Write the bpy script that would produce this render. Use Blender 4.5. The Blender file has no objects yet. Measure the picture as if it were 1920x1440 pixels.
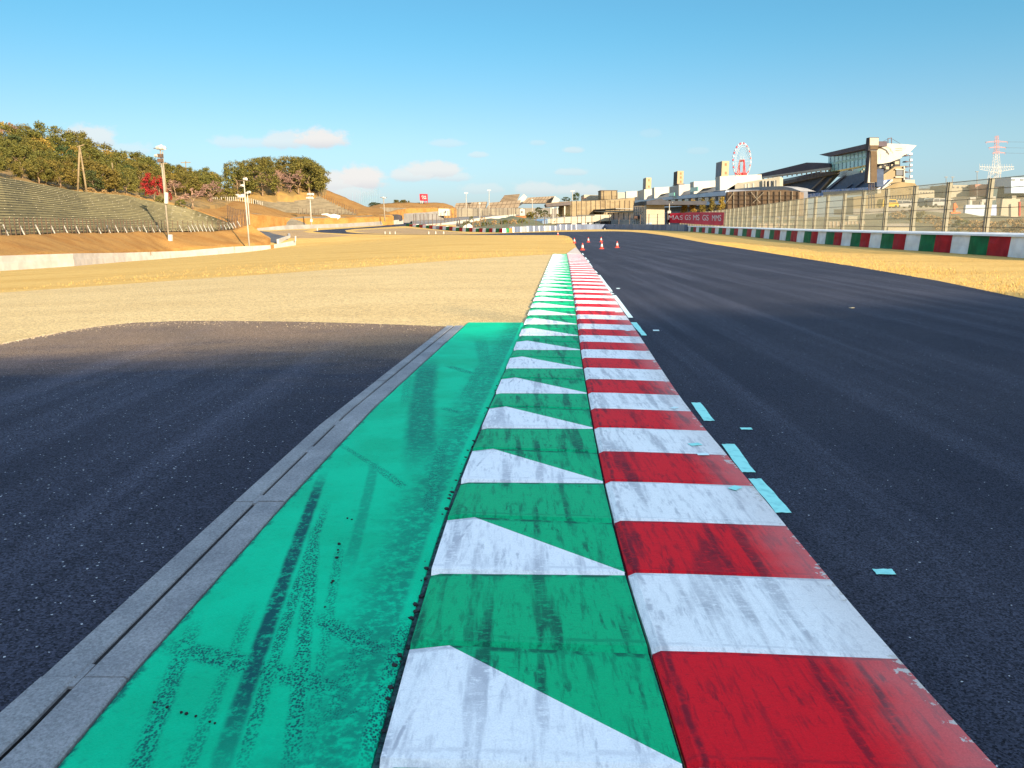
import bpy, bmesh, math, random
import numpy as np
from mathutils import Vector, Matrix, noise as mnoise
from mathutils.geometry import delaunay_2d_cdt
random.seed(7)
S = bpy.context.scene
COL = S.collection
R = math.radians
SKY_TINT = (1.0, 1.0, 1.0)

# ---------------------------------------------------------------- camera, sky, sun, exposure
F = 1456.0                      # focal length in photo pixels (1920 wide)
PITCH = math.atan(300 / F)
HC = 1.5                        # eye height
cd = bpy.data.cameras.new('camera'); cam = bpy.data.objects.new('camera', cd); COL.objects.link(cam)
cam.location = (0, 0, HC); cam.rotation_euler = (math.pi / 2 - PITCH, 0, 0)
cd.sensor_width = 36; cd.lens = 36 * F / 1920; cd.clip_start = 0.05; cd.clip_end = 20000
S.camera = cam
S.render.engine = 'CYCLES'
S.view_settings.view_transform = 'Standard'; S.view_settings.look = 'None'
S.view_settings.gamma = 1; S.view_settings.use_curve_mapping = False
S.view_settings.exposure = 1.75
SUN_EL, SUN_AZ = R(15.5), R(31)   # low sun behind the camera, to the right
SUNV = Vector((math.sin(SUN_AZ) * math.cos(SUN_EL), -math.cos(SUN_AZ) * math.cos(SUN_EL), math.sin(SUN_EL)))
sd = bpy.data.lights.new('sun', 'SUN'); sun = bpy.data.objects.new('sun', sd); COL.objects.link(sun)
sd.energy = 4.3; sd.angle = R(0.5); sd.color = (1.0, 0.82, 0.57)
sun.rotation_euler = (-SUNV).to_track_quat('-Z', 'Y').to_euler()
sun.location = (30, -30, 60)

def N(nt, typ, props=None, **inp):
    n = nt.nodes.new(typ)
    for k, v in (props or {}).items(): setattr(n, k, v)
    for k, v in inp.items():
        s = n.inputs[int(k[1:])] if k[0] == 'i' and k[1:].isdigit() else n.inputs[k.replace('_', ' ')]
        if isinstance(v, bpy.types.NodeSocket): nt.links.new(v, s)
        elif isinstance(v, bpy.types.Node): nt.links.new(v.outputs[0], s)
        else: s.default_value = v
    return n
def MA(nt, op, a, b=0.0, c=None, clamp=False):
    n = N(nt, 'ShaderNodeMath', dict(operation=op, use_clamp=clamp), i0=a, i1=b)
    if c is not None:
        if isinstance(c, (bpy.types.NodeSocket,)): nt.links.new(c, n.inputs[2])
        else: n.inputs[2].default_value = c
    return n.outputs[0]
def VM(nt, op, a, b=(0, 0, 0)):
    n = N(nt, 'ShaderNodeVectorMath', dict(operation=op), i0=a, i1=b)
    return n.outputs['Value'] if op in ('DOT_PRODUCT', 'LENGTH', 'DISTANCE') else n.outputs[0]
def SCA(nt, a, k):
    n = nt.nodes.new('ShaderNodeVectorMath'); n.operation = 'SCALE'; nt.links.new(a, n.inputs[0])
    if isinstance(k, bpy.types.NodeSocket): nt.links.new(k, n.inputs['Scale'])
    else: n.inputs['Scale'].default_value = k
    return n.outputs[0]
def MR(nt, v, a, b, c=0.0, d=1.0, smooth=True):
    n = N(nt, 'ShaderNodeMapRange', dict(interpolation_type='SMOOTHSTEP' if smooth else 'LINEAR'),
          Value=v, From_Min=a, From_Max=b, To_Min=c, To_Max=d)
    return n.outputs[0]
def MIX(nt, fac, a, b, blend='MIX'):
    n = nt.nodes.new('ShaderNodeMix'); n.data_type = 'RGBA'; n.blend_type = blend
    for s, v in ((n.inputs[0], fac), (n.inputs[6], a), (n.inputs[7], b)):
        if isinstance(v, bpy.types.NodeSocket): nt.links.new(v, s)
        else: s.default_value = (*v, 1) if isinstance(v, (tuple, list)) and len(v) == 3 else v
    return n.outputs[2]
def NOI(nt, vec, scale, detail=3.0, rough=0.55, dist=0.0):
    return N(nt, 'ShaderNodeTexNoise', None, Vector=vec, Scale=scale, Detail=detail, Roughness=rough, Distortion=dist).outputs['Fac']
def SCL(nt, vec, s, rot=0.0, loc=(0, 0, 0)):
    return N(nt, 'ShaderNodeMapping', dict(vector_type='POINT'), Vector=vec, Scale=s, Rotation=(0, 0, rot), Location=loc).outputs[0]

# photo pixel -> world helpers (used to measure where things stand)
cp, sp_ = math.cos(PITCH), math.sin(PITCH)
def ray(px, py):
    a, b = (px - 960) / F, (720 - py) / F
    return Vector((a, cp + b * sp_, -sp_ + b * cp))
def at(px, py, Y):
    d = ray(px, py); t = Y / d.y
    return Vector((d.x * t, Y, HC + d.z * t))

def lerp_tab(tab, v):
    if v <= tab[0][0]: return tab[0][1]
    for (a, b), (c, d) in zip(tab, tab[1:]):
        if v <= c:
            t = (v - a) / (c - a); return b + (d - b) * t
    return tab[-1][1]
S_TAB = [(0, .03), (10, .04), (50, .0525), (70, .0625), (95, .069), (118, .0735), (128, .06), (140, .024), (152, .0)]
def smooth(a, b, v):
    t = min(1, max(0, (v - a) / (b - a))); return t * t * (3 - 2 * t)
def terrain(x, y):
    w = -x - 4
    spl = math.log1p(math.exp(max(-30, min(30, w / 1.5)))) * 1.5 if w < 45 else w
    z = -lerp_tab(S_TAB, y) * spl
    z = max(z, -4.2)
    if y > 150: z += min(2.2, .02 * (y - 150)) * smooth(2, 26, -x)
    return z
def gp(px, py):
    """where the line of sight through a photo pixel meets the ground"""
    d = ray(px, py); t0, t = 0.0, 0.4
    while t < 900:
        p = Vector((0, 0, HC)) + d * t
        if p.z < terrain(p.x, p.y):
            for _ in range(40):
                m = (t0 + t) / 2; p = Vector((0, 0, HC)) + d * m
                if p.z < terrain(p.x, p.y): t = m
                else: t0 = m
            return Vector((p.x, p.y, terrain(p.x, p.y)))
        t0 = t; t *= 1.02
    return at(px, py, 600)

# world
W = bpy.data.worlds.new('World'); S.world = W; W.use_nodes = True
nt = W.node_tree; nt.nodes.clear()
sky = N(nt, 'ShaderNodeTexSky', dict(sky_type='NISHITA', sun_disc=False, sun_elevation=SUN_EL,
        sun_rotation=math.pi - SUN_AZ, altitude=100, air_density=1.0, dust_density=0.6, ozone_density=2.5))
tc = N(nt, 'ShaderNodeTexCoord')
sep = N(nt, 'ShaderNodeSeparateXYZ', None, Vector=tc.outputs['Generated'])
dx, dy, dz = sep.outputs
dyc = MA(nt, 'MAXIMUM', dy, 0.02)
u = MA(nt, 'DIVIDE', dx, dyc); v = MA(nt, 'DIVIDE', dz, dyc)
uv = N(nt, 'ShaderNodeCombineXYZ', None, X=u, Y=v, Z=0.0).outputs[0]
t1 = MIX(nt, MR(nt, dz, 0.0, 0.11), (.64, .76, 1.12), (.78, .90, .96))
t2 = MIX(nt, MR(nt, dz, 0.08, 0.24), t1, (.53, .97, 1.01))
t3 = MIX(nt, MR(nt, dz, 0.26, 0.52), t2, (5.8, 4.7, 3.65))       # added fill: sky above the view brightened for the shaded ground
tint = SCA(nt, MIX(nt, 1.0, sky.outputs[0], t3, 'MULTIPLY'), MR(nt, u, -.7, .7, .88, 1.12, False))
warp = NOI(nt, SCL(nt, uv, (1, 1.6, 1)), 26.0, 5.0, 0.62)
fine = NOI(nt, SCL(nt, uv, (1, 1.5, 1)), 75.0, 4.0, 0.6)
CLOUDS = [(597, 263, 52, 18, 1.0), (540, 266, 60, 15, .55), (465, 268, 60, 12, .33), (680, 338, 44, 22, 1.0),
          (630, 345, 46, 20, .75), (640, 362, 60, 18, .5), (812, 322, 55, 16, .72), (775, 330, 40, 13, .6), (845, 332, 45, 9, .4),
          (165, 262, 60, 22, .6), (225, 282, 50, 14, .3), (840, 270, 30, 8, .26), (895, 291, 18, 6, .34), (1072, 282, 18, 6, .34),
          (1010, 268, 16, 5, .2), (1005, 356, 42, 12, .42), (1080, 358, 45, 11, .42), (1068, 323, 30, 7, .3), (1220, 252, 18, 8, .10),
          (905, 355, 40, 9, .25), (1310, 284, 18, 6, .12)]
mask = None; shade = None
for (cx, cy, rx, ry, st) in CLOUDS:
    rx *= 1.0; ry *= 1.2
    c = ray(cx, cy); e = ray(cx + rx, cy); g = ray(cx, cy - ry)
    cu, cv = c.x / c.y, c.z / c.y
    ru, rv = abs(e.x / e.y - cu), abs(g.z / g.y - cv)
    a = MA(nt, 'MULTIPLY', MA(nt, 'SUBTRACT', u, cu), 1 / ru)
    b = MA(nt, 'MULTIPLY', MA(nt, 'SUBTRACT', v, cv), 1 / rv)
    bneg = MA(nt, 'MULTIPLY', MA(nt, 'MINIMUM', b, 0.0), 1.5)       # flatter base
    b2 = MA(nt, 'ADD', MA(nt, 'MAXIMUM', b, 0.0), bneg)
    r2 = MA(nt, 'SQRT', MA(nt, 'ADD', MA(nt, 'MULTIPLY', a, a), MA(nt, 'MULTIPLY', b2, b2)))
    rr = MA(nt, 'ADD', r2, MA(nt, 'ADD', MA(nt, 'MULTIPLY', MA(nt, 'SUBTRACT', warp, 0.5), 1.9),
                              MA(nt, 'MULTIPLY', MA(nt, 'SUBTRACT', fine, 0.5), 0.8)))
    m = MR(nt, rr, 1.3, 0.7, 0.0, min(1, st * 1.15))
    mask = m if mask is None else MA(nt, 'MAXIMUM', mask, m)
    sh = MA(nt, 'MULTIPLY', m, MR(nt, b, -1.1, 0.25))
    shade = sh if shade is None else MA(nt, 'MAXIMUM', shade, sh)
front = MR(nt, dy, 0.05, 0.2)
mask = MA(nt, 'MULTIPLY', mask, front)
ratio = MA(nt, 'DIVIDE', shade, MA(nt, 'MAXIMUM', mask, 0.05), clamp=True)
CLOUD_K = 5.6
ccol = MIX(nt, ratio, (.74 * CLOUD_K, .74 * CLOUD_K, .80 * CLOUD_K), (1.04 * CLOUD_K, .98 * CLOUD_K, .94 * CLOUD_K))
final = MIX(nt, MA(nt, 'MULTIPLY', mask, 0.9), tint, ccol)
bg = N(nt, 'ShaderNodeBackground', None, Color=final, Strength=0.048)
out = N(nt, 'ShaderNodeOutputWorld', None, Surface=bg.outputs[0])

# ---------------------------------------------------------------- building helpers
class MB:
    def __init__(s): s.v = []; s.f = []; s.mi = []
    def add(s, vs, fs, mi=0):
        o = len(s.v); s.v += [Vector(p) for p in vs]
        for f in fs: s.f.append([i + o for i in f]); s.mi.append(mi)
        return s
    def hexa(s, b, t, mi=0):
        """b, t: four bottom and four top corners, counter-clockwise from above"""
        return s.add(list(b) + list(t), [(3, 2, 1, 0), (4, 5, 6, 7), (0, 1, 5, 4), (1, 2, 6, 5), (2, 3, 7, 6), (3, 0, 4, 7)], mi)
    def box(s, c, size, rz=0.0, mi=0):
        c = Vector(c); hx, hy, hz = size[0] / 2, size[1] / 2, size[2] / 2
        m = Matrix.Rotation(rz, 3, 'Z')
        q = [(-hx, -hy), (hx, -hy), (hx, hy), (-hx, hy)]
        return s.hexa([c + m @ Vector((x, y, -hz)) for x, y in q], [c + m @ Vector((x, y, hz)) for x, y in q], mi)
    def bar(s, p0, p1, w, h=None, mi=0):
        p0, p1 = Vector(p0), Vector(p1); d = (p1 - p0).normalized(); h = h or w
        up = Vector((0, 0, 1)) if abs(d.z) < .95 else Vector((0, 1, 0))
        x = d.cross(up).normalized() * w / 2; y = x.cross(d).normalized() * h / 2
        return s.hexa([p0 - x - y, p0 + x - y, p0 + x + y, p0 - x + y], [p1 - x - y, p1 + x - y, p1 + x + y, p1 - x + y], mi)
    def tube(s, p0, p1, r0, r1=None, n=8, mi=0):
        p0, p1 = Vector(p0), Vector(p1); r1 = r0 if r1 is None else r1
        d = (p1 - p0).normalized(); up = Vector((0, 0, 1)) if abs(d.z) < .95 else Vector((0, 1, 0))
        x = d.cross(up).normalized(); y = x.cross(d)
        vs = [p + (x * math.cos(2 * math.pi * i / n) + y * math.sin(2 * math.pi * i / n)) * r for p, r in ((p0, r0), (p1, r1)) for i in range(n)]
        fs = [(i, (i + 1) % n, n + (i + 1) % n, n + i) for i in range(n)] + [tuple(range(n - 1, -1, -1)), tuple(range(n, 2 * n))]
        return s.add(vs, fs, mi)
    def poly(s, pts, ext, mi=0):
        """polygon extruded by the vector ext"""
        pts = [Vector(p) for p in pts]; n = len(pts); e = Vector(ext)
        vs = pts + [p + e for p in pts]
        return s.add(vs, [tuple(range(n)), tuple(range(2 * n - 1, n - 1, -1))] + [(i, i + n, (i + 1) % n + n, (i + 1) % n) for i in range(n)], mi)
    def build(s, name, mat=None, parent=None, origin=None, smooth=False, mats=None, fix=True):
        if origin is None:
            q = parent
            while q is not None and q.parent is not None: q = q.parent
            origin = q.location.copy() if q is not None else Vector((0, 0, 0))
        origin = Vector(origin)
        me = bpy.data.meshes.new(name)
        me.from_pydata([p - origin for p in s.v], [], s.f)
        for m in (mats or ([mat] if mat else [])): me.materials.append(m)
        if mats: me.polygons.foreach_set('material_index', s.mi)
        if fix:
            bm = bmesh.new(); bm.from_mesh(me); bmesh.ops.recalc_face_normals(bm, faces=bm.faces); bm.to_mesh(me); bm.free()
        if smooth: me.polygons.foreach_set('use_smooth', [True] * len(me.polygons))
        me.update()
        o = bpy.data.objects.new(name, me); COL.objects.link(o)
        if parent: o.parent = parent
        else: o.location = origin
        return o
def tag(o, label=None, cat=None, group=None, kind=None):
    if label: o['label'] = label
    if cat: o['category'] = cat
    if group: o['group'] = group
    if kind: o['kind'] = kind
    return o
def thing(name, loc, label, cat, group=None, kind=None):
    o = bpy.data.objects.new(name, None); COL.objects.link(o); o.location = loc; o.empty_display_size = .3
    return tag(o, label, cat, group, kind)
def copy_tree(o, parent=None):
    c = o.copy(); COL.objects.link(c); c.parent = parent
    for ch in list(o.children): copy_tree(ch, c)
    return c
class Plane:
    """a vertical plane through two measured points (px, depth)"""
    def __init__(s, pa, Ya, pb, Yb, py=400):
        a, b = at(pa, py, Ya), at(pb, py, Yb); s.a = a; s.d = Vector((b.x - a.x, b.y - a.y, 0)).normalized()
        s.n = Vector((s.d.y, -s.d.x, 0))
        if s.n.dot(Vector((a.x, a.y, 0))) < 0: s.n = -s.n          # points away from the camera
    def pt(s, px, py, off=0.0):
        d = ray(px, py); o = Vector((0, 0, HC)); a = s.a - s.n * off
        t = (a - o).dot(s.n) / d.dot(s.n)
        return o + d * t
    def slab(s, mb, pts, thick, off=0.0, mi=0, ground=False):
        return mb.poly([s.pt(x, y, off) for x, y in pts], s.n * thick, mi)
    def rect(s, mb, x0, y0, x1, y1, thick, off=0.0, mi=0):
        return s.slab(mb, [(x0, y0), (x1, y0), (x1, y1), (x0, y1)], thick, off, mi)
def CY(Y): return Plane(900, Y, 1000, Y)

# ---------------------------------------------------------------- materials
MATS = {}
def newmat(name):
    m = bpy.data.materials.new(name); m.use_nodes = True; nt = m.node_tree
    b = nt.nodes['Principled BSDF']; b.inputs['Specular IOR Level'].default_value = .3
    MATS[name] = m
    return m, nt, b
def pos(nt): return N(nt, 'ShaderNodeNewGeometry').outputs['Position']
def setc(nt, b, c):
    if isinstance(c, bpy.types.NodeSocket): nt.links.new(c, b.inputs['Base Color'])
    else: b.inputs['Base Color'].default_value = (*c, 1)
def bump(nt, b, h, dist, strength=1.0):
    n = N(nt, 'ShaderNodeBump', None, Height=h, Distance=dist, Strength=strength); nt.links.new(n.outputs[0], b.inputs['Normal'])
def pmat(name, c1, c2=None, scale=1.0, st=(1, 1, 1), rough=.8, lo=.35, hi=.65, detail=5, bmp=0.0, metal=0.0, spec=.3, rnd=0.0):
    m, nt, b = newmat(name); c2 = c2 or tuple(x * .75 for x in c1)
    n = NOI(nt, SCL(nt, pos(nt), st), scale, detail)
    c = MIX(nt, MR(nt, n, lo, hi), c1, c2)
    if rnd:
        g = N(nt, 'ShaderNodeNewGeometry').outputs['Random Per Island']; oi = N(nt, 'ShaderNodeObjectInfo').outputs['Random']
        k = MA(nt, 'ADD', MR(nt, g, 0, 1, 1 - rnd, 1 + rnd, False), MR(nt, oi, 0, 1, -rnd * .7, rnd * .7, False))
        c = SCA(nt, c, k)
    setc(nt, b, c); b.inputs['Roughness'].default_value = rough; b.inputs['Metallic'].default_value = metal
    b.inputs['Specular IOR Level'].default_value = spec
    if bmp: bump(nt, b, n, bmp)
    return m
# ---------------------------------------------------------------- ground surfaces: materials
def asphalt(name, dark, light, streak, speck, cell=110.0, dust_sun=None):
    m, nt, b = newmat(name); P = pos(nt)
    big = NOI(nt, P, .35, 4)
    vor = N(nt, 'ShaderNodeTexVoronoi', dict(feature='F1'), Vector=P, Scale=cell, Randomness=1.0)
    r = N(nt, 'ShaderNodeSeparateColor', None, Color=vor.outputs['Color'])
    grain = MR(nt, r.outputs[0], 0, 1, .30, 1.8, False)
    c = MIX(nt, MR(nt, big, .3, .7), dark, light)
    # dusty streaks along the racing direction
    st = NOI(nt, SCL(nt, P, (1.1, .035, 1), R(streak)), 1.6, 5, .6)
    c = MIX(nt, MA(nt, 'MULTIPLY', MR(nt, st, .42, .75), .55), c, tuple(x * 1.9 + .006 for x in light))
    if dust_sun is not None:
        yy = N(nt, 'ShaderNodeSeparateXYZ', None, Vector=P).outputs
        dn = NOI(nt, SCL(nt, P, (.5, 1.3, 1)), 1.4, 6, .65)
        k = MA(nt, 'ADD', MR(nt, yy[1], dust_sun[0], dust_sun[1]), MA(nt, 'MULTIPLY', MA(nt, 'MULTIPLY', MA(nt, 'SUBTRACT', dn, .5), 1.3), MR(nt, yy[1], dust_sun[0] - 1.6, dust_sun[1] - 1.0)), clamp=True)
        c = MIX(nt, MA(nt, 'MULTIPLY', k, .85), c, dust_sun[2])  # gravel dust, with the sunlit brown of the far edge painted in
    sc = nt.nodes.new('ShaderNodeVectorMath'); sc.operation = 'SCALE'; nt.links.new(c, sc.inputs[0]); nt.links.new(grain, sc.inputs['Scale'])
    c = sc.outputs[0]
    wn = N(nt, 'ShaderNodeTexWhiteNoise', dict(noise_dimensions='3D'), Vector=vor.outputs['Color']).outputs['Value']
    c = MIX(nt, MA(nt, 'GREATER_THAN', wn, 1 - speck), c, (.40, .42, .45))
    setc(nt, b, c); b.inputs['Roughness'].default_value = .85; b.inputs['Specular IOR Level'].default_value = .08
    h = MA(nt, 'ADD', vor.outputs['Distance'], MA(nt, 'MULTIPLY', r.outputs[1], .5))
    bump(nt, b, h, .005, .5)
    return m
M_track = asphalt('track_asphalt', (.021, .024, .038), (.031, .033, .047), 12, .0006, 150.0)
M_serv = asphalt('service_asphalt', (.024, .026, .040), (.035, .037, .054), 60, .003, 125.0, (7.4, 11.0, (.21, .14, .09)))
M_oldroad = pmat('old_asphalt', (.09, .085, .08), (.06, .058, .06), .8)

def grassmat(name, a, b_, c_, sc=1.0):
    m, nt, b = newmat(name); P = pos(nt)
    n1 = NOI(nt, SCL(nt, P, (.35, 1.0, 1.0)), .35 * sc, 6, .62)
    n2 = NOI(nt, SCL(nt, P, (1, 1, 1)), 3.0 * sc, 6, .7)
    n3 = NOI(nt, P, 26.0, 3, .7)
    c = MIX(nt, MR(nt, n1, .4, .68), a, b_)
    c = MIX(nt, MA(nt, 'MULTIPLY', MR(nt, n2, .45, .75), .75), c, c_)
    sc_ = nt.nodes.new('ShaderNodeVectorMath'); sc_.operation = 'SCALE'; nt.links.new(c, sc_.inputs[0])
    nt.links.new(MR(nt, n3, .25, .75, .62, 1.35, False), sc_.inputs['Scale'])
    setc(nt, b, sc_.outputs[0]); b.inputs['Roughness'].default_value = .95; b.inputs['Specular IOR Level'].default_value = .1
    bump(nt, b, MA(nt, 'ADD', n2, MA(nt, 'MULTIPLY', n3, .5)), .05, .5)
    return m
M_grass = grassmat('dry_grass', (.55, .35, .108), (.48, .29, .080), (.40, .225, .052))
M_bank = grassmat('bank_grass', (.30, .16, .046), (.235, .112, .029), (.17, .075, .022), 1.4)
def gravelmat(name, a, b_):
    m, nt, b = newmat(name); P = pos(nt)
    vor = N(nt, 'ShaderNodeTexVoronoi', dict(feature='F1'), Vector=P, Scale=34.0)
    r = N(nt, 'ShaderNodeSeparateColor', None, Color=vor.outputs['Color'])
    c = MIX(nt, MR(nt, NOI(nt, SCL(nt, P, (.4, 1, 1)), .5, 6, .65), .35, .65), a, b_)
    sc_ = nt.nodes.new('ShaderNodeVectorMath'); sc_.operation = 'SCALE'; nt.links.new(c, sc_.inputs[0])
    nt.links.new(MR(nt, r.outputs[0], 0, 1, .66, 1.3, False), sc_.inputs['Scale'])
    setc(nt, b, sc_.outputs[0]); b.inputs['Roughness'].default_value = .9
    bump(nt, b, MA(nt, 'ADD', MA(nt, 'MULTIPLY', vor.outputs['Distance'], -1.0), MA(nt, 'MULTIPLY', NOI(nt, P, 9, 3), .8)), .03, .45)
    return m
M_gravel = gravelmat('pale_gravel', (.56, .395, .175), (.50, .345, .145))
M_gravel2 = gravelmat('tan_gravel', (.36, .23, .105), (.30, .185, .08))

def paint(name, base, dark, amt=.6, rot=5.0, chips=None, sc=1.0, edge='track'):
    """worn kerb paint: rubber streaks, scuffs and grain"""
    m, nt, b = newmat(name); P = pos(nt)
    oi = N(nt, 'ShaderNodeObjectInfo').outputs['Random']
    off = N(nt, 'ShaderNodeCombineXYZ', None, X=MA(nt, 'MULTIPLY', oi, 37.0), Y=MA(nt, 'MULTIPLY', oi, 11.0)).outputs[0]
    P2 = VM(nt, 'ADD', P, off)
    s1 = NOI(nt, SCL(nt, P, (1, .10, 1), R(rot)), 11 * sc, 4, .6)         # long rubber bands that cross from block to block
    s2 = NOI(nt, SCL(nt, P2, (1, .16, 1), R(rot + 9)), 34 * sc, 5, .65)    # fine streaks
    s3 = NOI(nt, SCL(nt, P2, (1, .22, 1), R(-48)), 26 * sc, 4, .6)         # diagonal scuffs
    blot = NOI(nt, P2, 3.2, 4, .6)
    g = NOI(nt, P, 170.0, 2, .7); g2 = NOI(nt, SCL(nt, P2, (.5, 1, 1)), 48.0, 5, .75)
    d = MA(nt, 'MULTIPLY', MR(nt, s1, .50, .64), MR(nt, g2, .30, .52))
    d = MA(nt, 'MAXIMUM', d, MA(nt, 'MULTIPLY', MR(nt, s2, .50, .68), .62))
    d = MA(nt, 'MAXIMUM', d, MA(nt, 'MULTIPLY', MA(nt, 'MULTIPLY', MR(nt, s3, .55, .67), MR(nt, blot, .44, .58)), .8))
    d = MA(nt, 'MAXIMUM', d, MA(nt, 'MULTIPLY', MR(nt, g2, .54, .70), .42))
    d = MA(nt, 'MULTIPLY', d, MR(nt, blot, .25, .6, .5, 1.0))
    uvs = N(nt, 'ShaderNodeSeparateXYZ', None, Vector=N(nt, 'ShaderNodeUVMap').outputs[0]).outputs
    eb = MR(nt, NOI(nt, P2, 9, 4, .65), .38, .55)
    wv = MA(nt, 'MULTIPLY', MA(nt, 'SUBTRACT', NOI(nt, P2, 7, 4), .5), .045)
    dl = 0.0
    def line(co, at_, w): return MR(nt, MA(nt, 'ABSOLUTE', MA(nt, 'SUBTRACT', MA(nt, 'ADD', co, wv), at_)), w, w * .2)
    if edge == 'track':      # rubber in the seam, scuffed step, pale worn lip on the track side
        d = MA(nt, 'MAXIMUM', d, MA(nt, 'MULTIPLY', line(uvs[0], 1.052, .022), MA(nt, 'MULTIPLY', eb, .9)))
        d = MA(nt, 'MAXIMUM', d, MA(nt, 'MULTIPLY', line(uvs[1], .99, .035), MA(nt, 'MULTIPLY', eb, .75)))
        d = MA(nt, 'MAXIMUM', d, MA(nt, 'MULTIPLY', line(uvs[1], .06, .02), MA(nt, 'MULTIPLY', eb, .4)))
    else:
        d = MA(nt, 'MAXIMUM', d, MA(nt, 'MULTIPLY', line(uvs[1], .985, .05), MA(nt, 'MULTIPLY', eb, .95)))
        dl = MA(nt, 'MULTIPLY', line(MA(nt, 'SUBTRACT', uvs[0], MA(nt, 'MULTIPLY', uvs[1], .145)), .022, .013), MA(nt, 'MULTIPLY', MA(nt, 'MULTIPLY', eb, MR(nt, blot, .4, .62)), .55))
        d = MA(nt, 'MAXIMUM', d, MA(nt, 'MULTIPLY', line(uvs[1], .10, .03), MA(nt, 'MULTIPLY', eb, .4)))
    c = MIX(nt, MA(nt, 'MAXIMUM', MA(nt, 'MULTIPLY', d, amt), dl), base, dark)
    if edge == 'track':
        fade = MA(nt, 'MULTIPLY', MR(nt, MA(nt, 'ADD', uvs[0], MA(nt, 'MULTIPLY', wv, 4.0)), 1.62, 2.0), .34)
        c = MIX(nt, fade, c, (.40, .33, .31))
        ch = MA(nt, 'GREATER_THAN', MA(nt, 'ADD', MA(nt, 'ADD', NOI(nt, P2, 22, 5, .7), MR(nt, uvs[0], 1.8, 2.0, -.4, .06)), MA(nt, 'MULTIPLY', MA(nt, 'SUBTRACT', blot, .5), .5)), .62)
        c = MIX(nt, ch, c, (.50, .46, .42))
    if chips:
        x = N(nt, 'ShaderNodeSeparateXYZ', None, Vector=P2).outputs
        ch = MA(nt, 'GREATER_THAN', MA(nt, 'ADD', NOI(nt, P2, 14, 5, .7), MA(nt, 'MULTIPLY', NOI(nt, P2, 1.3, 2), .35)), .87)
        c = MIX(nt, ch, c, chips)
    k = nt.nodes.new('ShaderNodeVectorMath'); k.operation = 'SCALE'; nt.links.new(c, k.inputs[0]); nt.links.new(MR(nt, g, .2, .8, .84, 1.14, False), k.inputs['Scale'])
    setc(nt, b, k.outputs[0]); b.inputs['Roughness'].default_value = .6; b.inputs['Specular IOR Level'].default_value = .05
    bump(nt, b, MA(nt, 'ADD', g, MA(nt, 'MULTIPLY', g2, 1.5)), .0035, .55)
    return m
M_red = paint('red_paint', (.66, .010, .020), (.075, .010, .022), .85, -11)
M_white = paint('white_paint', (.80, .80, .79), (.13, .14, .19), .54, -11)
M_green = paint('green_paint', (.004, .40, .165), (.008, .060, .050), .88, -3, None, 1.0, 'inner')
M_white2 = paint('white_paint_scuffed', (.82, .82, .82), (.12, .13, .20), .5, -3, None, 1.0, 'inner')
M_kerbside = pmat('kerb_concrete', (.3, .3, .3), (.22, .22, .22), 6)

def conc(name, a, b_):
    m, nt, b = newmat(name); P = pos(nt)
    n = NOI(nt, P, 2.2, 6, .65); g = NOI(nt, P, 90, 4, .75); s = NOI(nt, SCL(nt, P, (1, .3, 1), R(-45)), 7, 5, .6)
    c = MIX(nt, MR(nt, n, .3, .7), a, b_)
    c = MIX(nt, MA(nt, 'MULTIPLY', MR(nt, s, .55, .75), .35), c, tuple(min(1, x * 1.6) for x in a))
    k = nt.nodes.new('ShaderNodeVectorMath'); k.operation = 'SCALE'; nt.links.new(c, k.inputs[0]); nt.links.new(MR(nt, g, .3, .7, .6, 1.4, False), k.inputs['Scale'])
    setc(nt, b, k.outputs[0]); b.inputs['Roughness'].default_value = .85; bump(nt, b, g, .004, .5)
    return m
M_slab = conc('drain_concrete', (.25, .255, .265), (.17, .175, .19))

# ---------------------------------------------------------------- ground: one triangulated sheet, split by surface
Lpx = [(700, 1475), (712, 1440), (807, 1070), (866, 895), (905, 797), (932, 735), (963, 656), (984, 606), (1002, 559), (1018, 520), (1024.7, 505), (1030, 490), (1037, 476.5)]
Mpx = [(1303, 1475), (1290, 1440), (1228, 1218), (1171, 1074), (1133, 897), (1113, 798), (1100, 716), (1089, 660), (1081, 587.5), (1072.5, 531), (1068.6, 505), (1066, 491), (1062.7, 476)]
Rpx = [(1900, 1475), (1870, 1440), (1668, 1220), (1540, 1078), (1470, 975), (1405, 897), (1350, 843), (1318, 800), (1262, 735), (1221, 660), (1183, 607), (1147.5, 552), (1121, 515), (1112.5, 503), (1103, 492), (1096, 482.5), (1089, 475)]
def fit(px, zz=0.0):
    p = [at(x, y, (HC - zz) * (cp * F - (y - 720) * sp_) / (F * sp_ + (y - 720) * cp)) for x, y in px]
    ys, xs = np.array([q.y for q in p]), np.array([q.x for q in p])
    # smooth curve through the measured edge: local linear regression in log distance
    g = np.linspace(math.log(1.2), math.log(46), 160); v = []
    for t in g:
        w = np.exp(-.5 * ((np.log(ys) - t) / .22) ** 2) + 1e-6
        c = np.polyfit(ys, xs, 1, w=np.sqrt(w) / (ys + .6)); v.append(np.polyval(c, math.exp(t)))
    gx = np.exp(g); v = np.array(v)
    def f(y):
        if y < gx[0]: return float(v[0] + (v[4] - v[0]) / (gx[4] - gx[0]) * (y - gx[0]))
        if y > gx[-1]: return float(v[-1] + (v[-1] - v[-5]) / (gx[-1] - gx[-5]) * (y - gx[-1]))
        return float(np.interp(y, gx, v))
    return f
fL, fM, fR = fit(Lpx, .015), fit(Mpx, .03), fit(Rpx, .005)
BL = .612; Y0 = 1.885; NB = 62; SKEW = -.02
YEND = Y0 + BL * NB
def on(f, y0, y1, n, off=0.0): return [(f(y) + off, y) for y in np.linspace(y0, y1, n)]
def G(pts): return [tuple(gp(x, y)[:2]) for x, y in pts]

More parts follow.
